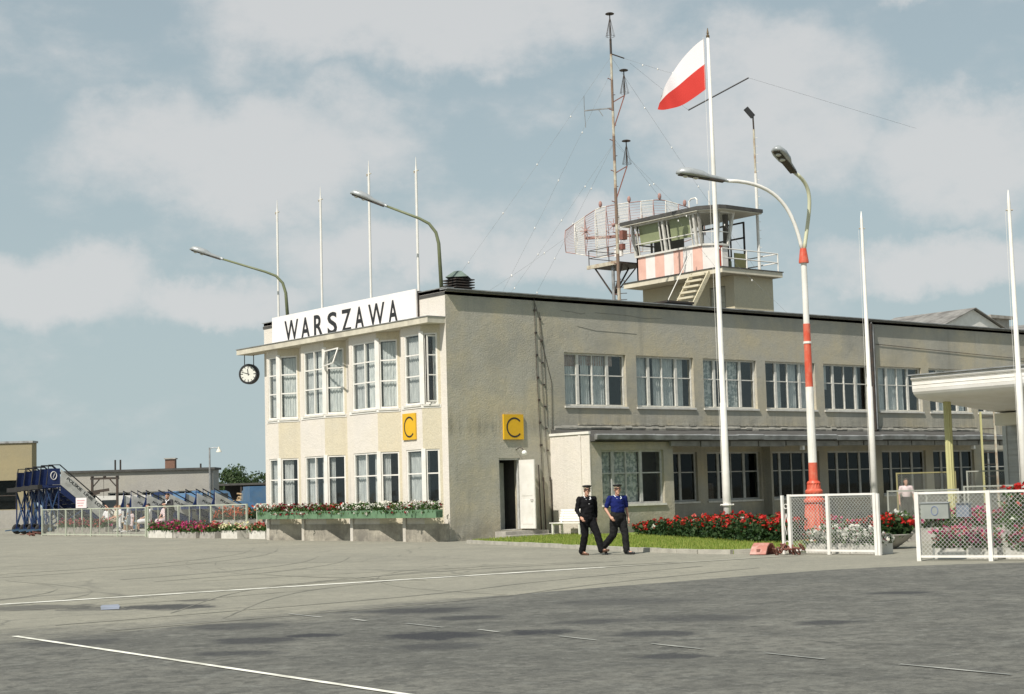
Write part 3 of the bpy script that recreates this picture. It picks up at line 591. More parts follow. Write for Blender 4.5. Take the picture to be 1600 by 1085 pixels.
MB().box(-.05, .34, -.09, 12.72, 8.83, 8.86).build('parapet_coping', ZINC, T)
CG = mat('grey_green_curtain', (.68, .69, .67), (.42, .43, .43), 8, .9, .2, 26, stretch=(3, 3, .3))
for bi, (ys, yr, yf, cols) in enumerate(bays):
    wl = ys - yr; sl = Vector((BP, yf - yr)); ws = sl.length; rs = math.atan2(sl.y, sl.x)      # local x of the slant wall
    fl_ = MB(); hl = []
    jl = .20 if bi else .12
    hl = [(jl, wl - .07, UPZ, UPH), (jl, wl - .07, LOZ, LOH)]
    wall(fl_, (-BP, ys, 0), -math.pi / 2, wl, .62, ZT, hl, .25)
    fl_.quad((-BP, ys, 0), (-BP, ys, ZT), (0, ys, ZT), (0, ys, 0)); fl_.build('bay_front', PALE, T)
    f2 = MB(); hs = [(.09, ws - .10, UPZ, UPH), (.09, ws - .10, LOZ, LOH)]; wall(f2, (-BP, yr, 0), rs, ws, .62, ZT, hs, .25); f2.build('bay_slant', BEIGE, T)
    nx = bays[bi + 1][0] if bi < 3 else .02; MB().prism([(-BP - .02, ys + .0), (-BP - .02, yr - .01), (-.16, yf + .1), (-.16, nx + .005), (.05, nx + .005), (.05, ys)], 0, .62).build('plinth', PLINTH, T)
    MB().box(-BP - .06, -BP - .021, ys - .15, ys + .03, 0, .83).build('corner_strip', PALE, T)
    # white band under the upper windows and ridge post
    band = MB(); wall(band, (-BP - .022, ys, 0), -math.pi / 2, wl, UPZ - .14, UPZ - .02, []); wall(band, (-BP - .022, yr, 0), rs, ws, UPZ - .14, UPZ - .02, [])
    band.build('sill_band', WHITE, T)
    for (z0, z1, top) in ((UPZ, UPH, True), (LOZ, LOH, False)):
        h = z1 - z0; hb = [(h * .40, .045), (h * .70, .045)] if top else [(h * .56, .045)]
        wv = wl - .07 - jl; vb = [(wv * .53, .05)] if cols == 2 else []
        window(T, (-BP, ys - jl, z0), -math.pi / 2, wv, h, vb, hb, ([(.06, wv * .5, .06, h - .06, CG), (wv * .56, wv - .06, .06, h - .06, CURT)] if top else [(.06, wv * .45, .06, h - .06, CG), (wv * .72, wv - .06, .06, h - .06, CG)]) if cols == 2 else [(.05, wv - .08, .1, h - .1, CG)], WHITE, GLASS, inset=.02, sill=True, edge=.06, sillw=.05)
        loc = Vector((-BP, yr, z0)) + Vector((math.cos(rs), math.sin(rs), 0)) * .09; wv = ws - .19
        open_ = bi == 3 and top
        cs = [] if open_ else ([(.06, wv - .06, .08, h - .08, CURT)] if top else [(.06, wv * (.6, .35, .45, .25)[bi], .08, h - .08, CG)])
        window(T, tuple(loc), rs, wv, h, [], hb if not open_ else [], cs, WHITE, GLASS, inset=.02, sill=True, skip_panes={(0, 0)} if open_ else (), edge=.06, sillw=.05)
    MB().prism([(-BP - .03, yr + .08), (-BP - .03, yr - .02), (-BP + .045, yr - .10), (-BP + .02, yr + .08)], UPZ - .02, UPH + .06).build('ridge_post', WHITE, T)
    MB().prism([(-BP - .025, yr + .07), (-BP - .025, yr - .02), (-BP + .04, yr - .09), (-BP + .02, yr + .07)], LOZ - .02, LOH + .02).build('ridge_post', WHITE, T)
# open casement in the last bay, hinged on the pilaster, and the ajar vent in the second bay
cas = MB().box(0, .05, -.03, .0, 0, 2.34).box(.46, .51, -.03, 0, 0, 2.34).box(.05, .46, -.028, -.002, 0, .05).box(.05, .46, -.028, -.002, 2.29, 2.34).box(.05, .46, -.026, -.004, .92, .96).box(.05, .46, -.026, -.004, 1.62, 1.66).build('open_casement', WHITE, T, loc=(.06, .44, UPZ + .07), rz=R(168))
MB().box(.05, .46, -.017, -.012, .05, 2.29).build('pane', GLASS, cas)
obj('curtain', curtain_mesh(.34, 2.3, CURT, seed=9), T, (-.06, .72, UPZ + .08), R(-60))
vent = MB(); d_ = Vector((math.cos(R(-90)), math.sin(R(-90)), 0))
vl = Vector((-BP - .08, 7.15, 6.62)); vr = Vector((-BP - .34, 6.05, 6.66))
vent.bar(vl, vr, .045).bar(vl + Vector((.08, 0, .58)), vr + Vector((.3, .1, .58)), .045).bar(vl, vl + Vector((.08, 0, .58)), .045).bar(vr, vr + Vector((.3, .1, .58)), .045)
vt = vent.build('tilted_vent_sash', WHITE, T); MB().quad(tuple(vl), tuple(vr), tuple(vr + Vector((.3, .1, .58))), tuple(vl + Vector((.08, 0, .58)))).build('pane', GLASS, vt)
# canopy slab over the bays
MB().box(-.76, -.004, .02, 13.6, 7.585, 7.80).build('canopy_slab', mat('canopy_concrete', (.62, .58, .47), (.50, .47, .38), 2.5, .9, .2, 30, c3=(.42, .39, .32), s3=1.2), T)
MB().box(-.79, -.0, .0, 13.64, 7.80, 7.825).build('canopy_flashing', ZINC, T)
MB().quad((-.0, .0, ZT), (-.0, 12.65, ZT), (.6, 12.65, ZT), (.6, 0, ZT)).build('bay_ceiling', INWALL, T)
# roof vent cowl
vc = thing('roof_vent', 'dark louvred roof ventilator with sloping cap behind the parapet corner', 'vent', (3.0, 3.2, 8.71))
MB().box(-.36, .36, -.36, .36, 0, .62).build('base', TAR, vc)
for i in range(4): MB().box(-.44, .44, -.44, .44, .64 + i * .1, .68 + i * .1).build('louvre', IRON, vc)
MB().lathe([(.62, 1.05), (.5, 1.12), (.2, 1.3), (.02, 1.33)], (0, 0, 0), 4).build('cap', mat('green_copper_cap', (.15, .2, .17), (.1, .13, .11), 4, .7), vc)
# --- signs and clock
sg = thing('name_sign', 'long white name board lettered WARSZAWA above the canopy slab', 'sign', (-.12, 0, 0))
MB().box(-.03, .03, 1.55, 11.72, 7.83, 8.97).build('board', SIGNW, sg)
MB().box(.03, .5, 1.545, 1.6, 7.83, 8.9).build('side_board', IRON, sg)
for i, (ch, y0, y1) in enumerate([('W', 10.72, 9.66), ('A', 9.45, 8.78), ('R', 8.47, 7.82), ('S', 7.48, 6.80), ('Z', 6.48, 5.80), ('A', 5.55, 4.92), ('W', 4.62, 3.55), ('A', 3.30, 2.70)]):
    obj('letter', text_mesh('letter_' + ch, ch, y0 - y1, .85, INK, .012, .016 if ch != 'W' else .010), sg, (-.031, y0, 7.88), -math.pi / 2)
def c_sign(label, loc, rz, w_, h, t):
    s = thing('letter_sign', label, 'sign', loc, rz, 'yellow letter C signs'); MB().box(0, w_, -t, 0, 0, h).build('panel', YEL, s)
    b = MB(); ri, ro = .72, .86; n = 30; cx, cz = w_ * .53, h * .48; rx, rz_ = w_ * .41, h * .40
    a0, a1 = R(42), R(318); pts = [(a0 + (a1 - a0) * i / n) for i in range(n + 1)]
    for i in range(n):
        q = [(cx + rx * k * math.cos(a) , -t - .006, cz + rz_ * k * math.sin(a)) for a in (pts[i], pts[i + 1]) for k in (.84, 1.0)]
        b.quad(q[0], q[2], q[3], q[1])
    b.build('letter', INK, s)
c_sign('yellow letter C sign above the open door on the rough-cast wall', (2.42, -.004, 3.52), 0, .90, .90, .075)
c_sign('yellow letter C sign between the stacked bay windows of the pale facade', (-BP - .004, 1.97, 3.58), -math.pi / 2, .80, .93, .05)
ck = thing('clock', 'round black-rimmed two-faced clock hanging under the end of the canopy slab', 'clock', (-.3, 13.38, 6.80), R(-51.3))
def disc(mb, r, y, n=36, r0=0.0):
    vs = [(r * math.cos(6.2832 * i / n), y, r * math.sin(6.2832 * i / n)) for i in range(n)]
    return mb.add(vs, [tuple(range(n))])
rim = MB(); n = 40; prof = [(.33, -.13), (.40, -.13), (.42, -.10), (.42, .10), (.40, .13), (.33, .13)]
for i in range(n):
    for j in range(5):
        a, c = 6.2832 * i / n, 6.2832 * (i + 1) / n; (r0, y0), (r1, y1) = prof[j], prof[j + 1]
        rim.quad((r0 * math.cos(a), y0, r0 * math.sin(a)), (r0 * math.cos(c), y0, r0 * math.sin(c)), (r1 * math.cos(c), y1, r1 * math.sin(c)), (r1 * math.cos(a), y1, r1 * math.sin(a)))
rim.build('rim', BLACK, ck)
for yy, s in ((-.115, -1), (.115, 1)):
    fc = disc(MB(), .345, yy).build('dial', mat('clock_dial_white', (.72, .72, .66), (.68, .68, .62), 3, .4), ck)
    tk = MB()
    for i in range(12):
        a = 6.2832 * i / 12; d = Vector((math.sin(a), 0, math.cos(a))); l = .07 if i % 3 else .09
        tk.bar(d * .32 + Vector((0, yy + s * .006, 0)), d * (.32 - l) + Vector((0, yy + s * .006, 0)), .022 if i % 3 else .03, .006, (0, 1, 0))
    tk.build('hour_marks', BLACK, fc)
    for ang, l, wd in ((-72, .30, .02), (-8, .21, .032)):
        a = R(ang) * -s; d = Vector((math.sin(a), 0, math.cos(a))); MB().bar(d * -.06 + Vector((0, yy + s * .012, 0)), d * l + Vector((0, yy + s * .012, 0)), wd, .006, (0, 1, 0)).build('hand', BLACK, fc)
MB().tube([(-.2, 0, .35), (-.2, 0, .79)], .018, 6).tube([(.2, 0, .35), (.2, 0, .79)], .018, 6).build('hanger', IRON, ck)
bl = thing('wall_lamp', 'bare white globe bulb on a bent bracket above the open door', 'lamp', (3.0, 0, 3.14))
MB().tube([(0, .02, 0), (0, -.2, .08), (.04, -.3, .05), (.08, -.34, -.02)], .014, 6).build('bracket', IRON, bl); MB().ball((.1, -.35, -.11), .095).build('globe', mat('opal_glass', (.82, .82, .78), (.8, .8, .76), 3, .3), bl)

# ================================================================== control tower on the roof
TW = thing('control_tower', 'roof-top control cab with slanted windows and pink and white striped wall', 'control tower', (0, 0, 0))
BX0, BX1, BY0, BY1 = 19.85, 22.45, 4.9, 10.9
mb = MB(); wall(mb, (BX0, BY1, 0), -math.pi / 2, BY1 - BY0, 8.7, 11.18, [(4.45, 5.45, 8.9, 10.75)], .12); wall(mb, (BX0, BY0, 0), 0, BX1 - BX0, 8.7, 11.18, [])
mb.quad((BX1, BY0, 8.7), (BX1, BY1, 8.7), (BX1, BY1, 11.18), (BX1, BY0, 11.18)).quad((BX0, BY1, 8.7), (BX0, BY1, 11.18), (BX1, BY1, 11.18), (BX1, BY1, 8.7)); mb.build('base_wall', TOWERW, TW)
dr = MB().box(BX0 + .08, BX0 + .12, 5.46, 6.44, 8.92, 10.73).build('door', mat('tower_door_grey', (.45, .44, .36), (.38, .37, .3), 3, .6), TW)
for i in range(5): MB().box(BX0 + .06, BX0 + .08, 5.55, 6.35, 9.0 + i * .34, 9.3 + i * .34).build('door_slat', mat('tower_door_slat', (.50, .49, .40), (.42, .41, .33), 3, .6), dr)
MB().box(18.7, 22.7, 4.5, 11.0, 11.19, 11.42).build('deck_slab', mat('tower_deck_concrete', (.68, .63, .50), (.58, .53, .41), 2, .85), TW)
MB().box(18.66, 22.74, 4.46, 11.04, 11.42, 11.46).build('deck_felt', TAR, TW)
# cab plan (counter-clockwise from the far end of the -X side)
CX = 19.23
foot = [(CX, 10.6), (CX, 6.2), (CX + .48, 5.72), (20.4, 5.72)]
Z0, ZW, ZR = 11.465, 12.66, 14.26
lean = .24
def outn(i):
    a, c = Vector(foot[i]), Vector(foot[i + 1]); d = (c - a).normalized(); return Vector((d.y, -d.x)) * 1.0
norms = [outn(i) for i in range(3)]
norms = [n_ if (n_.x < .1 and n_.y < .1) else -n_ for n_ in norms]
topf = [Vector(foot[0]) + norms[0] * lean, Vector(foot[1]) + (norms[0] + norms[1] * .4).normalized() * lean * 1.05, Vector(foot[2]) + (norms[1] * .6 + norms[2]).normalized() * lean * 1.05, Vector(foot[3]) + norms[2] * lean + Vector((.2, 0))]
def stripes(p, q, cols):
    p, q = Vector(p), Vector(q); k = len(cols)
    for i, m in enumerate(cols):
        a, c = p.lerp(q, i / k), p.lerp(q, (i + 1) / k); d = (q - p).normalized(); nn = Vector((d.y, -d.x)); nn = -nn if nn.dot(Vector((-1, -1))) < 0 else nn
        vs = [a, c, c - nn * .1, a - nn * .1]; vs = vs if True else vs
        MB().prism([(v.x, v.y) for v in (vs if (vs[1] - vs[0]).cross(vs[2] - vs[1]) > 0 else vs[::-1])], Z0, ZW).build('wall_stripe', m, TW)
stripes(foot[0], foot[1], [PINKP, STRW, PINKP, STRW, PINKP, STRW, PINKP][:7]); stripes(foot[1], foot[2], [STRW]); stripes(foot[2], foot[3], [REDP, STRW])
def pt(i, t, z, sh=0.0):
    k = (z - ZW) / (ZR - ZW); a = Vector(foot[i]).lerp(topf[i], k); c = Vector(foot[i + 1]).lerp(topf[i + 1], k); v = a.lerp(c, t); return Vector((v.x, v.y, z)) + Vector((*norms[i], 0)) * sh
for i in range(3):
    ts = {0: [0, .47, .93, 1], 1: [0, 1], 2: [0, 1]}[i]
    MB().bar(pt(i, 0, ZW + .04, .01), pt(i, 1, ZW + .04, .01), .12, .09).build('sill_rail', FRAME, TW); MB().bar(pt(i, 0, ZR - .06, .01), pt(i, 1, ZR - .06, .01), .12, .14).build('head_rail', FRAME, TW)
    for t in ts: MB().bar(pt(i, t, ZW), pt(i, t, ZR), .12, .12).build('cab_post', FRAME, TW)
    for a, c in zip(ts, ts[1:]):
        if c - a < .1: continue
        wn = MB().bar(pt(i, a, ZW + .62, .02), pt(i, c, ZW + .62, .02), .035, .04).build('cab_window', FRAME, TW)
        if i == 0:
            for q in (.13, .87): MB().bar(pt(i, a + (c - a) * q, ZW + .08, .0), pt(i, a + (c - a) * q, ZR - .12, .0), .05, .05).build('sash_bar', FRAME, wn)
        MB().quad(pt(i, a, ZW + .08), pt(i, c, ZW + .08), pt(i, c, ZW + .6), pt(i, a, ZW + .6)).build('pane', GLASS, wn); MB().quad(pt(i, a, ZW + .62), pt(i, c, ZW + .62), pt(i, c, ZR - .1), pt(i, a, ZR - .1)).build('pane', GLASS, wn)
        if i == 0:
            zb = ZW + (.58 if a == 0 else .50)
            bl_ = MB().quad(pt(i, a + (c - a) * .16, zb, -.1), pt(i, c - (c - a) * .16, zb, -.1), pt(i, c - (c - a) * .16, ZR - .1, -.1), pt(i, a + (c - a) * .16, ZR - .1, -.1)).build('roller_blind', mat('green_blind', (.36, .40, .22), (.31, .345, .19), 2, .8), wn)
# back and far walls of the cab: glazed so the sky shows through
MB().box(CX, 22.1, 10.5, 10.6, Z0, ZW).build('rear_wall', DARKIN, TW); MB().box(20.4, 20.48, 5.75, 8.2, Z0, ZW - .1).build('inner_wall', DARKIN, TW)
for x in (CX + .05, 20.2, 21.1, 22.05): MB().box(x - .04, x + .04, 10.5, 10.58, ZW, ZR).build('rear_post', IRON, TW)
MB().box(CX, 22.1, 10.5, 10.56, 13.25, 13.31).build('rear_rail', IRON, TW)
MB().box(20.62, 20.80, 6.0, 6.2, Z0, ZR).build('dark_post', mat('dark_brown_post', (.05, .035, .03), (.04, .03, .025), 4, .6), TW)
for y in (7.0, 7.9, 8.8): MB().box(21.95, 22.0, y - .03, y + .03, ZW - .3, ZR).build('screen_bar', IRON, TW)
MB().box(21.94, 22.01, 6.1, 10.5, 13.2, 13.27).box(21.94, 22.01, 6.1, 10.5, 13.92, 13.99).box(21.94, 22.01, 6.1, 6.17, ZW - .3, 13.92).build('screen_frame', IRON, TW)
MB().box(21.2, 22.02, 6.05, 6.1, Z0, 12.45).build('olive_panel', mat('olive_sheet', (.38, .35, .15), (.33, .30, .13), 3, .6), TW)
MB().box(20.55, 21.2, 6.3, 7.2, Z0, 12.3).build('equipment_box', BLACK, TW); MB().lathe([(.16, 0), (.16, .55)], (20.75, 6.05, Z0), 12).build('drum', OLIVE, TW)
MB().box(20.3, 20.38, 8.5, 10.48, Z0, ZR).build('inner_wall', INWALL, TW); MB().box(19.7, 20.2, 6.6, 8.4, Z0, 12.82).build('control_desk', BLACK, TW)
rp = [(18.75, 11.2), (18.75, 6.0), (19.35, 5.15), (19.7, 5.05), (22.15, 5.05), (22.15, 11.2)]
MB().prism(rp, ZR + .0, ZR + .16).build('cab_roof', TAR, TW)
rc = MB(); c0 = Vector((20.5, 8.2, 14.66)); top = [Vector((x, y, ZR + .162)) for x, y in rp]
for i in range(len(top)): rc.add([top[i], top[(i + 1) % len(top)], c0], [(0, 1, 2)])
rc.build('roof_cone', TAR, TW); MB().prism([(20.5 + (x - 20.5) * .985, 8.2 + (y - 8.2) * .985) for x, y in rp], ZR - .05, ZR - .002).build('soffit', CREAM, TW)
MB().tube([(18.85, 10.5, ZR), (18.88, 10.5, 13.5), (19.0, 10.5, 13.2)], .04, 8).build('downpipe', ZINC, TW)
MB().tube([(19.7, 7.4, 14.3), (19.7, 7.4, 14.95), (19.72, 7.28, 15.05), (19.72, 7.0, 15.05), (19.72, 6.9, 14.95), (19.72, 6.9, 14.75)], .035, 8).build('roof_pipe', WHITE, TW)
MB().tube([(20.1, 6.5, 14.3), (20.1, 6.5, 15.35)], .03, 6).build('roof_pipe', WHITE, TW)
# deck railing
for p in ((18.85, 4.62), (20.45, 4.62), (22.55, 4.62), (22.55, 6.6)): MB().tube([(*p, 11.46), (*p, 12.32)], .035, 8).build('rail_post', WHITE, TW)
for z in (11.88, 12.3): MB().tube([(18.85, 4.62, z), (22.55, 4.62, z), (22.55, 6.6, z)], .028, 8).build('rail', WHITE, TW)
# stair from the roof to the deck
for i in range(7): MB().box(18.62 - .19 * i - .22, 18.62 - .19 * i, 5.35, 6.35, 11.16 - .27 * i, 11.25 - .27 * i).build('stair_tread', mat('stair_concrete', (.62, .57, .43), (.53, .48, .36), 3, .85), TW)
for y in (5.28, 6.42): MB().bar((18.7, y, 11.3), (17.15, y, 9.1), .06, .2).build('stair_stringer', TOWERW, TW)
MB().tube([(18.7, 6.45, 12.3), (17.2, 6.45, 10.1)], .02, 6).tube([(18.75, 6.45, 11.4), (18.75, 6.45, 12.32)], .02, 6).tube([(17.2, 6.45, 9.0), (17.2, 6.45, 10.1)], .02, 6).build('stair_rail', WHITE, TW)
# side platform with struts
MB().box(18.3, 20.4, 10.9, 13.1, 12.42, 12.5).build('side_platform', IRON, TW); MB().box(18.25, 18.33, 10.9, 13.12, 12.36, 12.54).build('platform_edge', MASTW, TW)
for p in ((18.35, 13.05), (20.3, 13.05), (18.35, 11.6)): MB().tube([(*p, 12.5), (*p, 13.3)], .022, 6).build('rail_post', IRON, TW)
for z in (12.9, 13.28): MB().tube([(18.35, 10.9, z), (18.35, 13.05, z), (20.3, 13.05, z)], .018, 6).build('rail', IRON, TW)
MB().tube([(18.5, 11.5, 8.7), (18.5, 11.5, 12.4)], .08, 8).build('platform_leg', ZINC, TW)
for q in ((18.4, 12.7, 12.4), (19.6, 10.9, 12.4), (18.6, 10.95, 12.4), (20, 12, 12.4)): MB().bar((18.5, 11.5, 10.9), q, .06).build('platform_strut', IRON, TW)
for i in range(9): MB().bar((18.5, 11.45, 9.2 + i * .3), (18.9, 11.0, 9.2 + i * .3), .03).build('ladder_rung', IRON, TW)
for y, z, r_, m in ((10.75, 13.75, (.15, .12, .22), RUST), (11.1, 12.98, (.06, .25, .22), STRW), (10.85, 13.2, (.1, .12, .14), RUST)):
    b = MB(); b.box(18.55 - r_[0], 18.55 + r_[0], y - r_[1], y + r_[1], z - r_[2], z + r_[2]); b.build('instrument_box', m, TW)
hb = thing('roof_hatch', 'low black roof hatch box beside the foot of the tower stair', 'hatch', (15.6, 4.6, 8.71)); MB().box(-.75, .75, -.5, .5, 0, .86).build('box', BLACK, hb); MB().box(-.8, .8, -.55, .55, .865, .95).build('lid', IRON, hb)

# ================================================================== radar antenna behind the cab
RADR = mat('faded_red_antenna', (.40, .23, .195), (.33, .19, .165), 6, .6)
RA = thing('radar_antenna', 'large curved red and white lattice radar reflector behind the control cab', 'radar antenna', (24.5, 16.6, 0), R(-51.3))
def rad(u, v):        # u across -1..1, v up -1..1  (local x right, y away, z up)
    return Vector((u * 3.8, 1.3 - 2.1 * (1 - u * u) * .8 + .25 * v * v, 15.45 + (1.35 - .75 * max(0, abs(u) - .45) / .55) * v + .25 * u))
nb = 12
for i in range(nb):
    u0, u1 = -1 + 2 * i / nb, -1 + 2 * (i + 1) / nb; m = (RADR, RADW)[(i % 2)]
    b = MB()
    for j in range(19):
        v = -1 + 2 * j / 18; b.bar(rad(u0, v), rad(u1, v), .016 if m is RADW else .014)
    if m is RADW:
        for j in range(14): u = u0 + (u1 - u0) * (j + .5) / 14; b.bar(rad(u, -1), rad(u, 1), .010)
    tag(b.build('reflector_mesh', m, RA), kind='stuff')
    b = MB(); b.tube([rad(u0, -1 + 2 * j / 8) for j in range(9)], .022, 6); b.build('rib', m, RA)
    if i: b = MB(); p = rad(u0, .9); q = rad(u0, -.9); c = rad(u0, 0) + Vector((0, .9, 0)); b.bar(p, c, .03).bar(q, c, .03).bar(rad(u0, 0), c, .025); b.build('truss', m, RA)
    for v in (-1, 1): MB().tube([rad(u0, v), rad((u0 + u1) / 2, v), rad(u1, v)], .026, 6).build('rim', m, RA)
MB().tube([rad(1, -1 + 2 * j / 8) for j in range(9)], .035, 6).build('rib', RADR, RA)
for u in (-.42, .0, .42, .75): MB().ball(rad(u, 1) + Vector((0, 0, .18)), (.1, .1, .18), 8, 6).build('rim_lamp', RADR, RA)
for u in (-.62, -.2, .2, .58):
    b = MB(); c = rad(u, .1) + Vector((0, -.55, 0))
    for a in range(8): b.bar(c, c + Vector((math.cos(a * .785) * .32, 0, math.sin(a * .785) * .32)), .035)
    b.bar(c, rad(u, .1), .05).ball(c, .1, 8, 5); b.build('feed_spider', RADR, RA)
MB().tube([(1.9, .3, 8.7), (1.9, .3, 15.2)], .25, 10).build('pedestal', RADR, RA); MB().bar((-2.6, .9, 15.2), (2.6, .9, 15.2), .14).build('back_beam', RADR, RA)

# ================================================================== radio mast with discone aerials
MX, MY = 13.6, 5.8
MA = thing('radio_mast', 'tall slender guyed mast carrying three disc-topped wire aerials beside the tower', 'mast', (MX, MY, 8.71))
segs = [0, 1.6, 3.1, 4.4, 6.0, 7.2, 8.3, 9.4, 10.8, 11.95]
for i in range(len(segs) - 1): MB().tube([(0, 0, segs[i]), (0, 0, segs[i + 1])], .075 - .003 * i, 8).build('mast_section', MASTW if i % 2 == 0 else mat('mast_rusty', (.24, .16, .11), (.18, .13, .1), 5, .7), MA)
for i in range(16): MB().bar((0, 0, .6 + i * .68), (-.2 if i % 2 else .2, .05, .66 + i * .68), .03).build('step_peg', RUST, MA)
MB().tube([(0, 0, 11.95), (0, 0, 12.65)], .05, 8).tube([(.0, 0, 11.97), (.45, -.36, 11.75)], .03, 5).build('top_bracket', IRON, MA)
def discone(parent, p):
    d = MB().lathe([(.19, 0), (.20, .02), (.15, .05), (.02, .06)], (p[0], p[1], p[2] + 1.1), 18).build('aerial_disc', IRON, parent)
    MB().tube([p, (p[0], p[1], p[2] + 1.11)], .025, 6).build('aerial_stem', IRON, d)
    b = MB(); rg = []
    for a in range(12):
        t = a * math.pi / 6; e = Vector((p[0] + .2 * math.cos(t), p[1] + .2 * math.sin(t), p[2] + .1)); b.bar((p[0], p[1], p[2] + 1.0), e, .009); rg.append(e)
    for a in range(12): b.bar(rg[a], rg[(a + 1) % 12], .011)
    tag(b.build('aerial_cage', IRON, d), kind='stuff')
discone(MA, (0, 0, 12.65))
for z in (9.8, 6.65):
    e = Vector((.42, -.33, z + .3)); MB().bar((0, 0, z - 1.2), e, .05).bar((0, 0, z), e, .04).build('outrigger', RUST, MA); discone(MA, tuple(e))
MB().bar((0, 0, 9.55), (-1.0, .75, 9.45), .05).bar((-1.0, .75, 9.45), (-1.0, .75, 10.1), .02).bar((-1, .75, 9.45), (-.98, .72, 8.7), .02).bar((-.5, .38, 9.5), (-.35, .27, 9.2), .03).build('whip_aerial', ZINC, MA)
dm = MB(); dm.add([(-.1, -.45, 4.1), (-.1, 0, 4.5), (-.1, .45, 4.1), (-.1, 0, 3.7)], [(0, 1, 2, 3)])
GW = []
for (a, q) in (((0, 0, 11.85), (7.6, -1.2, 2.6)), ((0, 0, 8.2), (8.8, -.6, 0.0)), ((0, 0, 8.0), (6.2, -4.5, 0)), ((0, 0, 11.85), (-7.5, 4.2, 0)), ((0, 0, 8.0), (-4.0, 4.5, 0)), ((0, 0, 8.0), (-1.5, 5.5, 0)), ((0, 0, 11.2), (-3.0, 6, 0)), ((0, 0, 5.4), (-7, 4.0, 0)), ((.45, -.36, 11.75), (3.3, -2.6, 10.7))):
    w_ = MB().tube([a, tuple((Vector(a) + Vector(q)) / 2 - Vector((0, 0, .12))), q], .0045, 5).build('guy_wire', ZINC, MA)
    for t in (.22, .4, .58, .76): MB().ball(tuple(Vector(a).lerp(Vector(q), t) - Vector((0, 0, .10))), (.032, .032, .05), 6, 4).build('insulator', WHITE, w_)
wm = thing('wind_mast', 'thin white stayed pole with a dark wind sensor rising beside the cab', 'pole', (22.25, 5.5, 8.71))
MB().tube([(0, 0, 0), (0, 0, 7.5)], .07, 8).build('lower_pole', WHITE, wm); MB().tube([(0, 0, 7.5), (0, 0, 9.6)], .05, 8).build('upper_pole', MASTW, wm); MB().tube([(0, 0, 9.6), (-.02, 0, 10.3)], .04, 6).build('tip', IRON, wm)
MB().bar((0, 0, 10.2), (-.28, .2, 10.62), .16, .22).build('wind_sensor', BLACK, wm)
for i in range(18): MB().bar((0, 0, 2.4 + i * .4), (.12, -.1, 2.4 + i * .4), .02).build('step_peg', WHITE, wm)
da = thing('dipole_aerial', 'straight black dipole rod slung on thin wires beside the flag', 'aerial', (18.3, 4.05, 19.3))
MB().tube([(-1.0, .8, -.85), (1.15, -.92, .55)], .035, 6).build('rod', BLACK, da)
MB().tube([(-1.0, .8, -.85), (-3.9, 1.4, 1.0)], .004, 4).tube([(1.15, -.92, .55), (9, -4, -1.4)], .004, 4).build('stay_wire', IRON, da)
# ================================================================== poles and lamps on the roof of the pale facade
for y, zt, lab in ((12.3, 14.0, 'slim white roof pole above the first letters of the name board'), (8.9, 13.98, 'slim white roof pole between the R and S of the name board'), (5.4, 14.4, 'slim white roof pole behind the second A of the name board'), (2.28, 13.97, 'slim white roof pole at the end of the name board near the corner')):
    p = thing('roof_pole', lab, 'pole', (.5, y, 8.71), group='slim white poles on the facade roof'); h = zt - 8.71
    MB().tube([(0, 0, 0), (0, 0, h - .5), (0, 0, h - .35), (0, 0, h)], [.045, .04, .025, .008], 8).build('shaft', WHITE, p); MB().tube([(-.02, .12, h - .52), (.02, -.12, h - .52)], .022, 6).ball((0, .12, h - .56), .035, 6, 4).build('halyard_pulley', MASTW, p)
    MB().tube([(.0, .07, .1), (0, .09, h - .56)], .006, 4).build('halyard', WHITE, p)
def luminaire(parent, p, d, up=Vector((0, 0, 1)), L_=1.35):
    """cobra-head street lamp: p root, d direction outwards"""
    d = Vector(d).normalized(); s = d.cross(up).normalized(); u = s.cross(d).normalized(); p = Vector(p)
    ts = [0, .1, .38, .52, .75, .92, 1.0]; wd = [.055, .085, .12, .19, .21, .17, .06]; hu = [.055, .075, .10, .17, .20, .16, .05]; b = MB(); rings = []
    for t, w_, h in zip(ts, wd, hu):
        c = p + d * L_ * t; rings.append([c + s * w_ * math.cos(a) + u * (h * math.sin(a) if math.sin(a) > 0 else .045 * math.sin(a)) for a in [i * math.pi / 6 for i in range(12)]])
    vs = [v for r_ in rings for v in r_]; fs = [(i * 12 + j, i * 12 + (j + 1) % 12, (i + 1) * 12 + (j + 1) % 12, (i + 1) * 12 + j) for i in range(6) for j in range(12)] + [tuple(range(12)), tuple(range(72, 84))]
    hd = b.add(vs, fs).build('lamp_head', LAMPG, parent, True)
    tr = MB(); q = p + d * L_ * .48; e = p + d * L_ * .95
    tr.bar(p + d * L_ * .08 - u * .045, e - u * .045, .2, .03, tuple(u)); tr.build('lamp_tray', IRON, hd)
    for t in (.62, .82): MB().ball(tuple(p + d * L_ * t - u * .055), (.085, .085, .05), 10, 6).build('lamp_lens', LENS, hd)
LD = Vector((-.78, .62, 0))
for lab, y, pr_ in (('green curved lamp standard rising behind the first letters of the name board', 11.54, [(0, 0), (.08, 1.3), (.2, 1.72), (.47, 2.02), (.9, 2.2), (2.64, 2.77), (4.0, 3.24)]), ('green curved lamp standard on the roof corner beside the ventilator', .86, [(0, 0), (.07, 1.85), (.16, 2.25), (.4, 2.58), (.75, 2.78), (1.9, 3.25), (3.2, 3.78)])):
    l = thing('roof_lamp', lab, 'lamp', (.5, y, 8.71), group='curved lamps on the facade roof'); pts = [LD * a + Vector((0, 0, z)) for a, z in pr_]
    MB().tube(pts[:-1], [.075, .065, .06, .055, .05, .042], 10).build('arm', OLIVE, l, True); luminaire(l, pts[-2], pts[-1] - pts[-2], L_=(pts[-1] - pts[-2]).length)

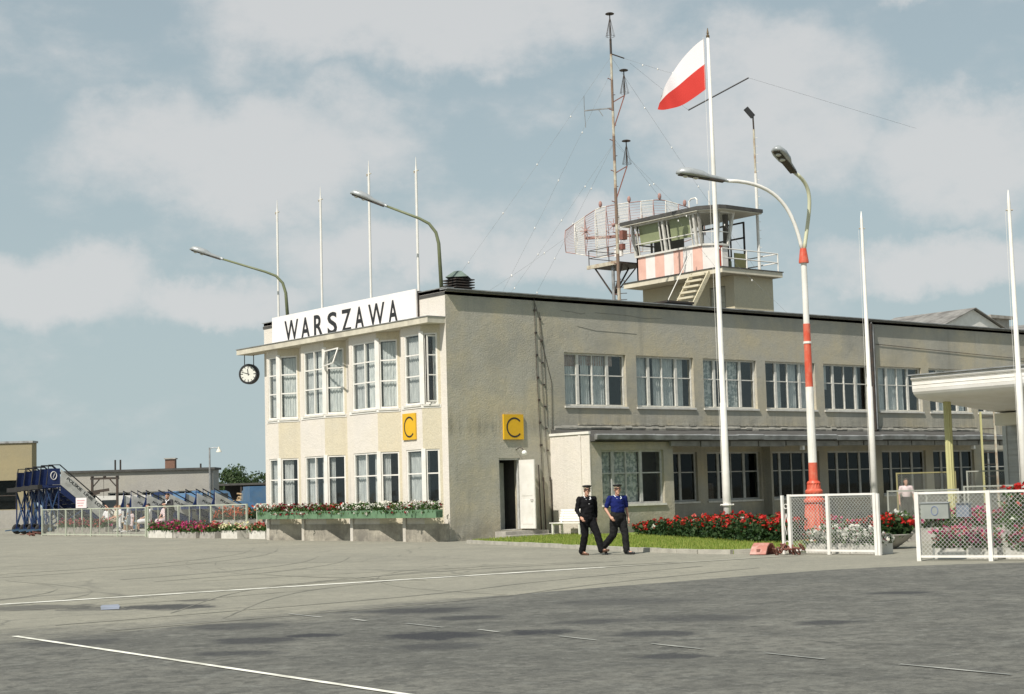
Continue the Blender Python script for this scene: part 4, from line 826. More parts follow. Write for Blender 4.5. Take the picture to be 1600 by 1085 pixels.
# ================================================================== flagpole, bare poles, double lamp
fp = thing('flagpole', 'tall white flagpole standing in the red flower bed and carrying the flag', 'flagpole', (4.35, -9.0, .0))
MB().tube([(0, 0, 0), (0, 0, 1.7), (.0, 0, 4.3), (0, 0, 4.32), (-.02, 0, 12), (-.04, 0, 16.28)], [.125, .12, .105, .09, .07, .045], 14).build('shaft', WHITE, fp, True)
MB().lathe([(.17, 1.02), (.18, 1.05), (.17, 1.08)], (0, 0, 0), 12).tube([(-.2, .1, 1.05), (.2, -.1, 1.05)], .03, 6).build('cleat_collar', WHITE, fp)
MB().lathe([(.055, 16.28), (.06, 16.34), (.03, 16.38), (.04, 16.42), (.01, 16.6)], (-.04, 0, 0), 10).build('finial', mat('bronze_finial', (.2, .15, .09), (.14, .1, .06), 6, .5, metal=.6), fp)
MB().tube([(-.10, .08, 1.1), (-.16, .1, 16.3)], .006, 4).build('halyard', WHITE, fp)
fg = MB(); nu, nv = 30, 16
base_dir = Vector((-.60, .60, 0)).normalized(); side = Vector((.6, .6, 0)).normalized()
def flag_pt(u, v):      # u along the fly 0..1, v down the hoist 0..1 ; the cloth sags and folds
    hoist = Vector((-.12, .1, 16.25 - 1.68 * v))
    lift = 1.45 * (1 - math.exp(-1.0 * u)) / .632
    drop = 1.85 * u ** 1.15 - v * 1.28 * u ** 1.3 + .25 * v * math.sin(3.14 * u)
    p = hoist + base_dir * (lift * (1.0 + .10 * v * u)) - Vector((0, 0, drop))
    p += side * (.16 * math.sin(5.2 * u + 1.6 * v) * u ** .6 + .05 * math.sin(13 * u + 3 * v) * u)
    return p
for i in range(nu):
    for j in range(nv):
        fg.cur = 0 if j < nv / 2 else 1
        fg.quad(flag_pt(i / nu, j / nv), flag_pt(i / nu, (j + 1) / nv), flag_pt((i + 1) / nu, (j + 1) / nv), flag_pt((i + 1) / nu, j / nv))
fl_o = fg.build('flag', [FLAGW, FLAGR], None, True, loc=(4.35, -9.0, 0)); tag(fl_o, 'white over red flag hanging in folds from the tall flagpole', 'flag')
for lab, p, h, h2 in (('bare white pole rising behind the agave tub and double lamp', (6.9, -12.85), 10.15, 4.6), ('bare white pole standing by the wooden hut beyond the long wire fence', (4.1, -20.05), 9.35, 4.4)):
    q = thing('bare_pole', lab, 'pole', (*p, 0), group='bare white flagpoles')
    MB().tube([(0, 0, 0), (0, 0, h2), (0, 0, h2 + .03), (0, 0, h - .3), (0, 0, h)], [.10, .09, .07, .045, .01], 12).build('shaft', WHITE, q, True); MB().tube([(-.07, .06, h - .55), (.07, -.06, h - .55)], .02, 6).build('pulley', MASTW, q)
    MB().tube([(-.1, .07, .9), (-.09, .06, h - .6)], .005, 4).build('halyard', WHITE, q)
lp = thing('double_street_lamp', 'red and white banded lamp standard with ornate base and two curved arms', 'street lamp', (1.0, -15.5, 0))
def fluted(prof, n=28, k=14, amp=.05):
    b = MB(); vs = []
    for (r_, z, f) in prof:
        for j in range(n): t = 6.2832 * j / n; rr = r_ * (1 + f * amp * (1 if j % 2 else -1)); vs.append((rr * math.cos(t), rr * math.sin(t), z))
    m_ = len(prof); b.add(vs, [(i * n + j, i * n + (j + 1) % n, (i + 1) * n + (j + 1) % n, (i + 1) * n + j) for i in range(m_ - 1) for j in range(n)] + [tuple(range((m_ - 1) * n, m_ * n))]); return b
fluted([(.42, 0, 0), (.42, .16, 0), (.36, .2, 0), (.37, .27, 0), (.31, .34, 1), (.28, .7, 1), (.25, 1.06, 1), (.24, 1.1, 0), (.29, 1.14, 0), (.29, 1.2, 0), (.23, 1.25, 0), (.22, 1.36, 1), (.24, 1.40, 0), (.24, 1.45, 0), (.19, 1.5, 0), (.175, 1.62, 1), (.185, 1.66, 0), (.15, 1.72, 0)]).build('ornate_base', REDP, lp)
for z0, z1, r0, r1, m in ((1.72, 2.22, .125, .12, REDP), (2.22, 4.3, .12, .108, WHITE), (4.3, 6.05, .105, .098, REDP), (6.05, 7.75, .085, .08, WHITE)):
    MB().tube([(0, 0, z0), (0, 0, z1)], [r0, r1], 14).build('post_band', m, lp)
MB().tube([(0, 0, 5.5), (0, 0, 5.56)], .115, 14).build('collar', WHITE, lp)
MB().tube([(0, 0, 7.75), (0, 0, 7.8), (0, 0, 8.15)], [.14, .14, .09], 14).build('cap', REDP, lp)
def bez(p, n=16):
    p = [Vector(x) for x in p]; return [((1 - t) ** 3) * p[0] + 3 * ((1 - t) ** 2) * t * p[1] + 3 * (1 - t) * t * t * p[2] + t ** 3 * p[3] for t in [i / n for i in range(n + 1)]]
a1 = bez([(-.02, .02, 8.1), (-.18, .12, 9.2), (-.45, .35, 10.05), (-1.95, .9, 10.02)]); a2 = bez([(.02, -.02, 8.1), (.15, -.12, 9.2), (.36, -.28, 9.85), (-.40, -.19, 10.2)])
MB().tube(a1, .052, 10).build('arm', WHITE, lp, True); MB().tube(a2, .052, 10).build('arm', mat('arm_cream', (.6, .6, .42), (.54, .54, .38), 4, .5), lp, True)
luminaire(lp, a1[-1], Vector((-1.25, .6, .19)), L_=1.5); luminaire(lp, a2[-1], Vector((-1.17, -.35, .48)), L_=1.35)

# ================================================================== foliage helper
def flower_mass(name, parent, spots, height, nleaf, nfl, petals, leafm=None, fl_size=.05, leaf=.05, top=.45, loc=None, seed=1, clump=1.0):
    """spots: function rng -> (x, y, local height factor); leaves fill the volume, blossoms sit in the upper part"""
    rr = random.Random(seed); b = MB(); leafm = leafm or LEAF
    def q(c, s, cur, flat=.3):
        b.cur = cur; n_ = Vector((rr.gauss(0, 1), rr.gauss(0, 1), rr.gauss(0, 1) + flat)).normalized(); a = n_.orthogonal().normalized(); a.rotate(Quaternion(n_, rr.random() * 6.28)); e = n_.cross(a)
        b.quad(c - a * s - e * s * .55, c + a * s * .1 - e * s * .75, c + a * s + e * s * .2, c - a * s * .1 + e * s * .75)
    for _ in range(nleaf):
        x, y, hf, z0 = spots(rr); z = z0 + height * hf * rr.random() ** .75; q(Vector((x, y, z)), leaf * rr.uniform(.6, 1.4), 0)
    last = None
    for _ in range(nfl):
        x, y, hf, z0 = spots(rr)
        if last and rr.random() < .55: x, y, hf, z0 = last[0] + rr.gauss(0, fl_size * 1.6), last[1] + rr.gauss(0, fl_size * 1.6), last[2], last[3]
        last = (x, y, hf, z0); z = z0 + height * hf * (top + (1.08 - top) * rr.random() ** .6); pc = rr.choices(range(len(petals)), [p[1] for p in petals])[0]
        s = fl_size * rr.uniform(.45, 1.35); c = Vector((x, y, z))
        for k in range(5): q(c + Vector((rr.gauss(0, s * .55), rr.gauss(0, s * .55), rr.gauss(0, s * .4))), s * .8, pc + 1, .8)
    o = b.build(name, [leafm] + [p[0] for p in petals], parent)
    if loc: o.location = loc
    return tag(o, kind='stuff')
# red rose bed
def bed(rr):
    t = rr.random(); u = rr.random()
    x = 4.3 - 4.9 * min(1, t * 1.1) + 2.3 * u; y = -4.6 - 11.2 * t + .6 * u
    hf = (.55 + .45 * min(1, t * 2.0)) * (.75 + .25 * math.sin(t * 31 + u * 4) ** 2) * (1 + .12 * math.sin(t * 57)); return x, y, hf, .09
RB = flower_mass('rose_bed', None, bed, .66, 15000, 1050, [(PRED, 8), (PPINK, 2.2), (PWHITE, .25)], LEAFD, .06, .055, .5)
tag(RB, 'dense bed of red flowers along the lawn below the long facade', 'flower bed')
# green window boxes along the bays
bx_labels = ['green flower box with red and white blooms at the far end of the pale facade', 'green flower box of wine-red petunias under the narrow far bay', 'green flower box with wine-red and white blooms beside the first pilaster', 'green flower box of mostly wine-red blooms under the second bay', 'green flower box of white blooms at the middle pilaster of the facade', 'green flower box overflowing with white petunias under the third bay', 'green flower box with dark red blooms below the third slanted window', 'green flower box of white and pale blooms nearest the building corner']
mixes = [[(PRED, 1.5), (PWHITE, 5)], [(PWINE, 6), (PWHITE, 1)], [(PWINE, 5), (PWHITE, 3)], [(PWINE, 7), (PRED, 1)], [(PWHITE, 6), (PWINE, 1.5)], [(PWHITE, 8), (PYEL, .6)], [(PWINE, 4), (PWHITE, 3), (PRED, 1)], [(PWHITE, 7), (PWINE, 1)]]
for i in range(8):
    y1 = 11.85 - i * 1.53; y0 = y1 - 1.52; ox = -.72 + RND.uniform(-.02, .02)
    t = thing('window_box', bx_labels[i], 'flower box', (ox, (y0 + y1) / 2, .84), RND.uniform(-.01, .01), 'green window boxes along the bays'); h = (y1 - y0) / 2
    MB().slab_y([(-.14, 0), (.14, 0), (.15, .285), (.12, .285), (.115, .22), (-.13, .22), (-.135, .285), (-.165, .285)], -h, h).box(-.13, .115, -h - .0, -h + .02, .01, .28).box(-.13, .115, h - .02, h, .01, .28).build('trough', GREENP, t)
    MB().box(.15, .30, -h + .2, -h + .24, .05, .09).box(.15, .30, h - .24, h - .2, .05, .09).build('bracket', IRON, t)
    flower_mass('flowers', t, lambda rr, h=h: (rr.uniform(-.2, .14), rr.uniform(-h, h), rr.choice((1, .8, .6, -.25)), .26), .30, 420, 105, mixes[i], LEAF, .05, .045, .35, seed=20 + i)
# concrete planters
def planter(label, loc, rz, L_, w_, h, mix, group, m=None, seed=1, fh=.35, dens=1.0, leafm=None):
    t = thing('planter', label, 'planter', loc, rz, group)
    MB().box(-L_ / 2, L_ / 2, -w_ / 2, -w_ / 2 + .05, 0, h).box(-L_ / 2, L_ / 2, w_ / 2 - .05, w_ / 2, 0, h).box(-L_ / 2, -L_ / 2 + .05, -w_ / 2 + .05, w_ / 2 - .05, 0, h - .002).box(L_ / 2 - .05, L_ / 2, -w_ / 2 + .05, w_ / 2 - .05, 0, h - .002).build('trough', m or CONC, t)
    MB().box(-L_ / 2 + .05, L_ / 2 - .05, -w_ / 2 + .05, w_ / 2 - .05, .02, h - .05).build('soil', SOIL, t)
    flower_mass('flowers', t, lambda rr: (rr.uniform(-L_ / 2, L_ / 2), rr.uniform(-w_ / 2 - .08, w_ / 2 + .08), rr.choice((1, .8, .65)) * (1 + .3 * math.sin(rr.random() * 9)), h - .03), fh, int(420 * L_ * dens), int(85 * L_ * dens), mix, leafm or LEAF, .055, .05, .35, seed=seed)
    return t
G1 = 'flower troughs inside the forecourt fences'; PI2 = math.pi / 2
planter('whitewashed trough of white petunias directly behind the short wire fence panel', (-3.35, -19.75, 0), PI2, 1.3, .4, .24, [(PWHITE, 8)], G1, CONCW, 31, .34)
planter('low trough of white blooms beside the short fence end post', (-3.3, -20.85, 0), PI2, .9, .4, .24, [(PWHITE, 7), (PMAG, 1)], G1, CONCW, 32, .3)
planter('trough of magenta and red flowers behind the ornate lamp base', (.6, -17.3, 0), PI2, 2.0, .5, .3, [(PMAG, 4), (PRED, 4)], G1, CONC, 33, .38, .7)
planter('concrete trough of white petunias beside the bowl planter', (3.2, -16.9, 0), R(-40), 1.1, .45, .36, [(PWHITE, 8)], G1, CONC, 34, .42)
planter('concrete trough of magenta petunias in front of the yellow canopy column', (4.1, -17.75, 0), R(-40), 2.0, .45, .36, [(PMAG, 6), (PPINK, 1)], G1, CONC, 35, .4)
planter('concrete trough of magenta blooms under the ladder', (6.3, -17.9, 0), R(-40), 2.0, .45, .36, [(PMAG, 6)], G1, CONC, 36, .4)
planter('whitewashed trough of magenta petunias right behind the long wire fence', (-4.55, -24.35, 0), R(-72), 1.35, .38, .22, [(PMAG, 7), (PPINK, 1)], G1, CONCW, 37, .36)
planter('whitewashed trough of magenta and red blooms beyond the middle fence post', (-4.1, -25.9, 0), R(-72), 1.5, .38, .22, [(PMAG, 6), (PRED, 2)], G1, CONCW, 38, .36)
bw = thing('bowl_planter', 'shallow round concrete bowl of red flowers between the two wire fences', 'planter', (-1.0, -19.5, 0))
MB().lathe([(.18, 0), (.24, .03), (.48, .2), (.62, .33), (.64, .36), (.60, .36), (.5, .28), (.3, .24)], (0, 0, 0), 26).build('bowl', CONC, bw, True); MB().lathe([(.5, .28), (.3, .3), (.01, .31)], (0, 0, 0), 16).build('soil', SOIL, bw)
def bowl_sp(rr):
    a = rr.random() * 6.28; r_ = .6 * math.sqrt(rr.random()); return r_ * math.cos(a), r_ * math.sin(a), 1.15 - r_ * .6, .28
flower_mass('flowers', bw, bowl_sp, .5, 1500, 120, [(PRED, 8)], LEAFD, .06, .06, .5, seed=41)
# agave tub
ag = thing('agave_tub', 'dark spiky agave plant in a tub behind the bowl planter', 'plant', (2.5, -16.65, 0))
MB().lathe([(.25, 0), (.36, .4), (.38, .42), (.33, .42), (.3, .36)], (0, 0, 0), 16).build('tub', BLACK, ag)
AGM = mat('agave_green', (.035, .055, .03), (.05, .075, .04), 3, .5)
for i in range(26):
    a = i * 2.4; el = .25 + .9 * ((i * 7) % 26) / 26; l = RND.uniform(.55, .85); b = MB(); dv = Vector((math.cos(a) * math.cos(el), math.sin(a) * math.cos(el), math.sin(el))); sv = Vector((-math.sin(a), math.cos(a), 0)); pr = None
    for k in range(6):
        t = k / 5; c = Vector((0, 0, .4)) + dv * l * t - Vector((0, 0, .28 * t * t * l)); w_ = .06 * (1 - t) ** .6 + .002; row = (c - sv * w_, c - Vector((0, 0, .02)), c + sv * w_)
        if pr: b.quad(pr[0], pr[1], row[1], row[0]); b.quad(pr[1], pr[2], row[2], row[1])
        pr = row
    b.build('leaf', AGM, ag)
ts = thing('flowering_shrub', 'tall shrub with a scarlet bloom on top near the wooden hut', 'shrub', (.2, -22.4, 0))
MB().lathe([(.22, 0), (.3, .38), (.32, .4), (.26, .4)], (0, 0, 0), 14).build('tub', CONC, ts); MB().tube([(0, 0, .3), (.02, .02, 1.35)], .02, 6).build('stem', WOOD, ts)
flower_mass('foliage', ts, lambda rr: (rr.gauss(0, .16), rr.gauss(0, .16), 1, .35), .95, 700, 26, [(PPINK, 2), (PWHITE, 2)], LEAF, .05, .06, .2, seed=44)
flower_mass('bloom', ts, lambda rr: (rr.gauss(0.02, .06), rr.gauss(.02, .06), 1, 1.32), .14, 10, 18, [(PRED, 1)], LEAF, .06, .04, .2, seed=45)

# ================================================================== wire fences
def link_mesh(L_, h, pitch=.09, r=.0035, z0=.1):
    b = MB(); n = int((L_ + h) / pitch)
    for i in range(n):
        s = -h + i * pitch
        for sg_ in (0, 1):
            x0, x1 = s, s + h; a0, a1 = max(x0, 0), min(x1, L_)
            if a1 <= a0: continue
            za, zb = a0 - x0, a1 - x0
            if sg_: za, zb = h - za, h - zb
            b.bar((a0, (.003 if sg_ else -.003), z0 + za), (a1, (.003 if sg_ else -.003), z0 + zb), 2 * r, 2 * r, (0, 1, 0))
    return b
def fence(label, p, q, posts, h, m=WHITE, wm=WIRE, pw=.055, group=None, wire_r=.0027, pitch=.09, thin=0, cat='fence'):
    p, q = Vector(p), Vector(q); L_ = (q - p).length; t = thing('wire_fence', label, cat, (*p, 0), math.atan2(q.y - p.y, q.x - p.x), group)
    for x in posts: MB().box(x * L_ - pw / 2, x * L_ + pw / 2, -pw / 2, pw / 2, 0, h).build('post', m, t)
    for a, c in zip(posts, posts[1:]):
        x0, x1 = a * L_ + pw / 2, c * L_ - pw / 2
        MB().box(x0, x1, -.02, .02, h - .05, h - .004).build('top_rail', m, t); MB().box(x0, x1, -.02, .02, .07, .115).build('bottom_rail', m, t)
        o = link_mesh(x1 - x0, h - .16, pitch, wire_r, .112).build('wire_mesh', wm, t, loc=(x0, 0, 0)); tag(o, kind='stuff')
        for k in range(thin): MB().box(x0 + (x1 - x0) * (k + 1) / (thin + 1) - .014, x0 + (x1 - x0) * (k + 1) / (thin + 1) + .014, -.014, .014, .115, h - .05).build('thin_bar', m, t)
    return t
G2 = 'white framed wire fences round the forecourt'
f1 = fence('short white framed wire fence panel in front of the ornate lamp base', (-4.02, -19.05), (-3.92, -21.5), [0, .46, 1.0], 1.40, pw=.075, group=G2)
MB().box(-.24, -.18, -.03, .03, 0, 1.38).build('hinge_post', WHITE, f1); MB().box(2.5, 2.56, -.03, .03, 0, 1.38).build('latch_post', WHITE, f1)
for z in (1.12, .25):
    b = MB(); b.tube([(-.11 + .055 * math.cos(a * .5236), 0, z + .055 * math.sin(a * .5236)) for a in range(13)], .009, 5, False); b.build('ring_ornament', WHITE, f1)
MB().tube([(-.11, 0, .95), (-.05, 0, .7), (-.11, 0, .45), (-.17, 0, .7), (-.11, 0, .95)], .009, 5).build('diamond_ornament', WHITE, f1)
f2 = fence('long white framed wire fence carrying the grey letter boxes', (-5.76, -24.05), (-4.5, -27.75), [0, .375, .75, 1.0], 1.41, pw=.085, group=G2)
lb = thing('letter_box', 'grey sheet-metal box hung on the end of the long wire fence', 'letter box', (-5.68, -24.2, .86), math.atan2(-3.7, 1.26))
MB().box(-.05, .52, -.17, -.05, 0, .31).build('body', mat('grey_box_paint', (.30, .32, .29), (.25, .27, .25), 4, .6), lb); MB().box(-.07, .54, -.19, -.045, .312, .335).build('lid', LAMPG, lb)
em = MB(); BLUEM = mat('blue_stencil', (.10, .16, .38), (.16, .2, .36), 9, .8)
em.tube([(.24 + .07 * math.cos(a * .5236), -.175, .16 + .09 * math.sin(a * .5236)) for a in range(13)], .006, 4, False); em.build('emblem', BLUEM, lb)
lb2 = thing('letter_box', 'smaller blue-grey metal box behind the sheet-metal box on the fence', 'letter box', (-5.42, -24.62, .88), math.atan2(-3.7, 1.26)); MB().box(.1, .36, .05, .22, 0, .27).build('body', mat('blue_grey_paint', (.22, .26, .32), (.19, .22, .28), 4, .6), lb2); MB().box(.08, .38, .04, .23, .272, .29).build('lid', LAMPG, lb2)
fence('low grey wire fence between the agave tub and the canopy', (6.2, -13.9), (7.9, -15.2), [0, .55, 1], 1.38, WIREG, WIREG, .045, 'grey rear fences')
fence('grey wire fence running from the yellow gate towards the wooden hut', (9.6, -14.2), (12.6, -17.4), [0, .5, 1], 1.45, WIREG, WIREG, .045, 'grey rear fences')
fence('tall dull yellow framed wire gate under the canopy', (12.2, -9.6), (13.6, -11.0), [0, 1], 1.95, mat('dull_yellow_gate_paint', (.30, .27, .13), (.24, .22, .11), 4, .6), WIREG, .05, cat='gate')
fence('tall grey wire fence in the shade beside the ladder', (14.0, -11.2), (16.6, -14.4), [0, .35, .7, 1], 1.95, WIREG, WIREG, .05, 'grey rear fences')
# fallen red iron pieces and chain by the fence
an = thing('iron_shoe', 'red-painted bent iron shoe lying on the kerb end by the fence', 'iron shoe', (-4.45, -18.55, 0), R(200))
b = MB(); pts = [(-.36, .0), (-.28, .16), (-.12, .27), (.05, .28), (.2, .2), (.34, .02)]
for i in range(5):
    (x0, z0), (x1, z1) = pts[i], pts[i + 1]; b.add([(x0, -.2, z0), (x1, -.2, z1), (x1, .2, z1), (x0, .2, z0), (x0 * .9, -.2, z0 - .03), (x1 * .9, -.2, z1 - .03), (x1 * .9, .2, z1 - .03), (x0 * .9, .2, z0 - .03)], [(0, 1, 2, 3), (7, 6, 5, 4), (0, 4, 5, 1), (3, 2, 6, 7)])
b.build('shell', mat('faded_red_iron', (.42, .17, .13), (.34, .13, .10), 5, .7, c3=(.5, .3, .25), s3=4), an); MB().box(-.3, .3, -.04, .04, 0, .14).build('web', RUST, an)
def chain(label, loc, seed, k=16):
    c = thing('chain_heap', label, 'chain', loc, 0, 'heaps of rusty chain'); rr = random.Random(seed)
    for i in range(k):
        a = rr.random() * 6.28; cx, cy = rr.gauss(0, .2), rr.gauss(0, .2); cz = .05 + rr.random() * .14; tl = Quaternion((rr.random(), rr.random(), .3), rr.uniform(0, 1.6))
        MB().tube([Vector((cx, cy, cz)) + tl @ Vector((.13 * math.cos(a + s * .6283), .055 * math.sin(a + s * .6283), 0)) for s in range(11)], .02, 5, False).build('link', RUST, c)
    return c
chain('rust-red chain heaped at the foot of the short wire fence', (-4.35, -19.25, 0), 3); chain('rust-red chain heaped by the far end of the visitors fence', (.6, 38.9, 0), 4, 14)
# ================================================================== bench
be = thing('garden_bench', 'white slatted garden bench against the pale side of the extension', 'bench', (3.75, -2.05, .08), -PI2)
for x in (-.72, .72):
    MB().slab_x([(-.28, 0), (-.22, 0), (-.20, .42), (-.28, .42)], x - .03, x + .03).build('leg', WHITE, be); MB().slab_x([(.16, 0), (.22, 0), (.2, .42), (.34, .9), (.28, .9), (.13, .42)], x - .03, x + .03).build('leg', WHITE, be); MB().box(x - .025, x + .025, -.27, .2, .36, .415).build('arm_bearer', WHITE, be)
for i in range(4): MB().box(-.85, .85, -.30 + i * .125, -.205 + i * .125, .42, .45).build('seat_slat', WHITE, be)
for i in range(5): y = .155 + i * .027; z = .50 + i * .085; MB().slab_x([(y, z), (y + .022, z - .006), (y + .043, z + .062), (y + .021, z + .068)], -.85, .85).build('back_slat', WHITE, be)
# ================================================================== canopy and hut on the right
CN = thing('entrance_canopy', 'white rounded-edge entrance canopy on a yellowish column by the wooden hut', 'canopy', (0, 0, 0))
prof = [(9.55, 5.04), (9.50, 4.95), (9.53, 4.9), (9.57, 4.88), (9.57, 4.60)] + [(9.57 + .5 * (1 - math.cos(a)), 4.60 - .32 * math.sin(a)) for a in [R(15 * k) for k in range(1, 7)]] + [(14.6, 3.86), (22, 3.9), (22, 5.3)]
sm = MB().slab_y(prof[:1] + prof[1:], -30.0, -12.44).build('canopy_shell', mat('canopy_white', (.82, .80, .77), (.77, .75, .71), 2, .5, c3=(.72, .69, .63), s3=.7), CN)
for z, r_ in ((4.86, .012), (4.74, .01), (4.62, .01)): MB().tube([(9.565 if z > 4.7 else 9.572, -12.45, z), (9.565 if z > 4.7 else 9.572, -30, z)], r_, 5).build('seam_bead', FRAME, CN)
MB().slab_y([(9.44, 5.04), (9.44, 5.08), (22, 5.36), (22, 5.31), (9.6, 5.045)], -30.05, -12.38).build('roof_sheet', ZINC, CN)
MB().box(13.9, 14.75, -29, -12.5, 3.45, 3.86).build('beam', CREAM, CN)
MB().lathe([(.16, 0), (.16, .12), (.13, .14)], (10.95, -12.75, 0), 14).build('column_shoe', BLACK, CN)
fluted([(.125, .14, 0), (.115, .2, 1), (.115, 4.3, 1)], 20, 10, .09).build('column', YELG, CN, loc=(10.95, -12.75, 0))
HU = thing('wooden_hut', 'grey weatherboarded hut wall in the shade under the canopy', 'hut', (14.8, 0, 0))
for i in range(17): MB().slab_y([(0, .05 + i * .2), (-.03, .05 + i * .2), (-.008, .255 + i * .2), (0, .255 + i * .2)], -28, -12.35).build('board', BOARD, HU)
MB().box(0, 6, -28, -12.36, 0, 3.45).build('wall', BOARD, HU); MB().box(-.06, .05, -12.35, -12.2, 0, 3.45).build('corner_board', mat('pale_corner_board', (.5, .52, .5), (.44, .46, .44), 3, .7), HU)
ld = thing('ladder', 'slim weathered ladder standing upright beyond the canopy column', 'ladder', (18.9, -8.45, 0), R(-39))
for x in (0, .52): MB().box(x - .035, x + .035, -.03, .03, 0, 4.2).build('stile', YELG if x == 0 else MASTW, ld)
for i in range(9): MB().tube([(.035, 0, .4 + i * .45), (.485, 0, .4 + i * .45)], .018, 6).build('rung', IRON, ld)
# ================================================================== low building behind
RBD = thing('rear_building', 'distant block with a weathered sheet roof and white gable beyond the terminal roof', 'building', (0, 0, 0))
MB().box(41.5, 54.5, 12.2, 17.6, 0, 9.6).build('wall', GREYB, RBD); MB().slab_y([(42, 9.6), (54, 9.6), (48, 11.78)], 12.0, 12.19).build('gable', WHITE, RBD)
for i in range(8):
    for sx in (-1, 1): y0 = 11.8 + i * .75; MB().add([(48, y0, 11.9), (48, y0 + .74, 11.9), (48 + sx * 7, y0 + .74, 9.36), (48 + sx * 7, y0, 9.36), (48, y0, 11.84), (48, y0 + .74, 11.84), (48 + sx * 7, y0 + .74, 9.3), (48 + sx * 7, y0, 9.3)], [(0, 1, 2, 3), (7, 6, 5, 4), (0, 3, 7, 4), (1, 5, 6, 2), (2, 6, 7, 3)]).build('roof_sheet', SLATE, RBD)
MB().box(52.6, 54.6, 14.0, 15.2, 9.3, 11.7).build('chimney', CONC, RBD); MB().box(52.4, 54.8, 13.8, 15.4, 11.7, 11.9).build('chimney_cap', CONC, RBD)
RW = thing('rear_wing', 'low sheet-roofed wing behind the chimney beyond the terminal roof', 'building', (0, 0, 0)); MB().box(56, 72, 13, 24, 0, 11.0).build('wall', GREYB, RW); MB().slab_y([(55.4, 11.0), (72.5, 11.0), (72.5, 12.6), (64, 12.3)], 12.6, 24).build('roof', SLATE, RW)

# ================================================================== people
def fused(name, mb, material, parent, voxel, it=4):
    me = mb.mesh(name + '_src', material); o = bpy.data.objects.new(name + '_src', me); COL.objects.link(o)
    r = o.modifiers.new('r', 'REMESH'); r.mode = 'VOXEL'; r.voxel_size = voxel; r.use_smooth_shade = True
    s = o.modifiers.new('s', 'SMOOTH'); s.factor = .5; s.iterations = it
    dg = bpy.context.evaluated_depsgraph_get(); m2 = bpy.data.meshes.new_from_object(o.evaluated_get(dg)); bpy.data.objects.remove(o); bpy.data.meshes.remove(me)
    if it >= 4 and voxel < .018:      # cloth creases
        for v, nn in zip(m2.vertices, [v.normal.copy() for v in m2.vertices]):
            p = v.co.copy(); v.co = p + nn * (.010 * mnoise.noise((p.x * 9, p.y * 9, p.z * 16)) + .005 * mnoise.noise((p.x * 30 + 7, p.y * 30, p.z * 38)))
    m2.name = name; m2.materials.clear(); m2.materials.append(material); m2.polygons.foreach_set('use_smooth', [True] * len(m2.polygons))
    return obj(name, m2, parent)
STAND = dict(hip=(0, 0, .95), chest=(0, .0, 1.28), neck=(0, .01, 1.47), head=(0, -.02, 1.635), lh=(.10, 0, .92), lk=(.11, -.01, .50), la=(.11, .02, .09), lt=(.13, -.16, .035),
             rh=(-.10, 0, .92), rk=(-.11, -.01, .50), ra=(-.11, .02, .09), rt=(-.13, -.16, .035), ls=(.19, .01, 1.42), le=(.26, .03, 1.14), lw=(.27, -.06, .90), rs=(-.19, .01, 1.42), re=(-.26, .03, 1.14), rw=(-.27, -.06, .90))
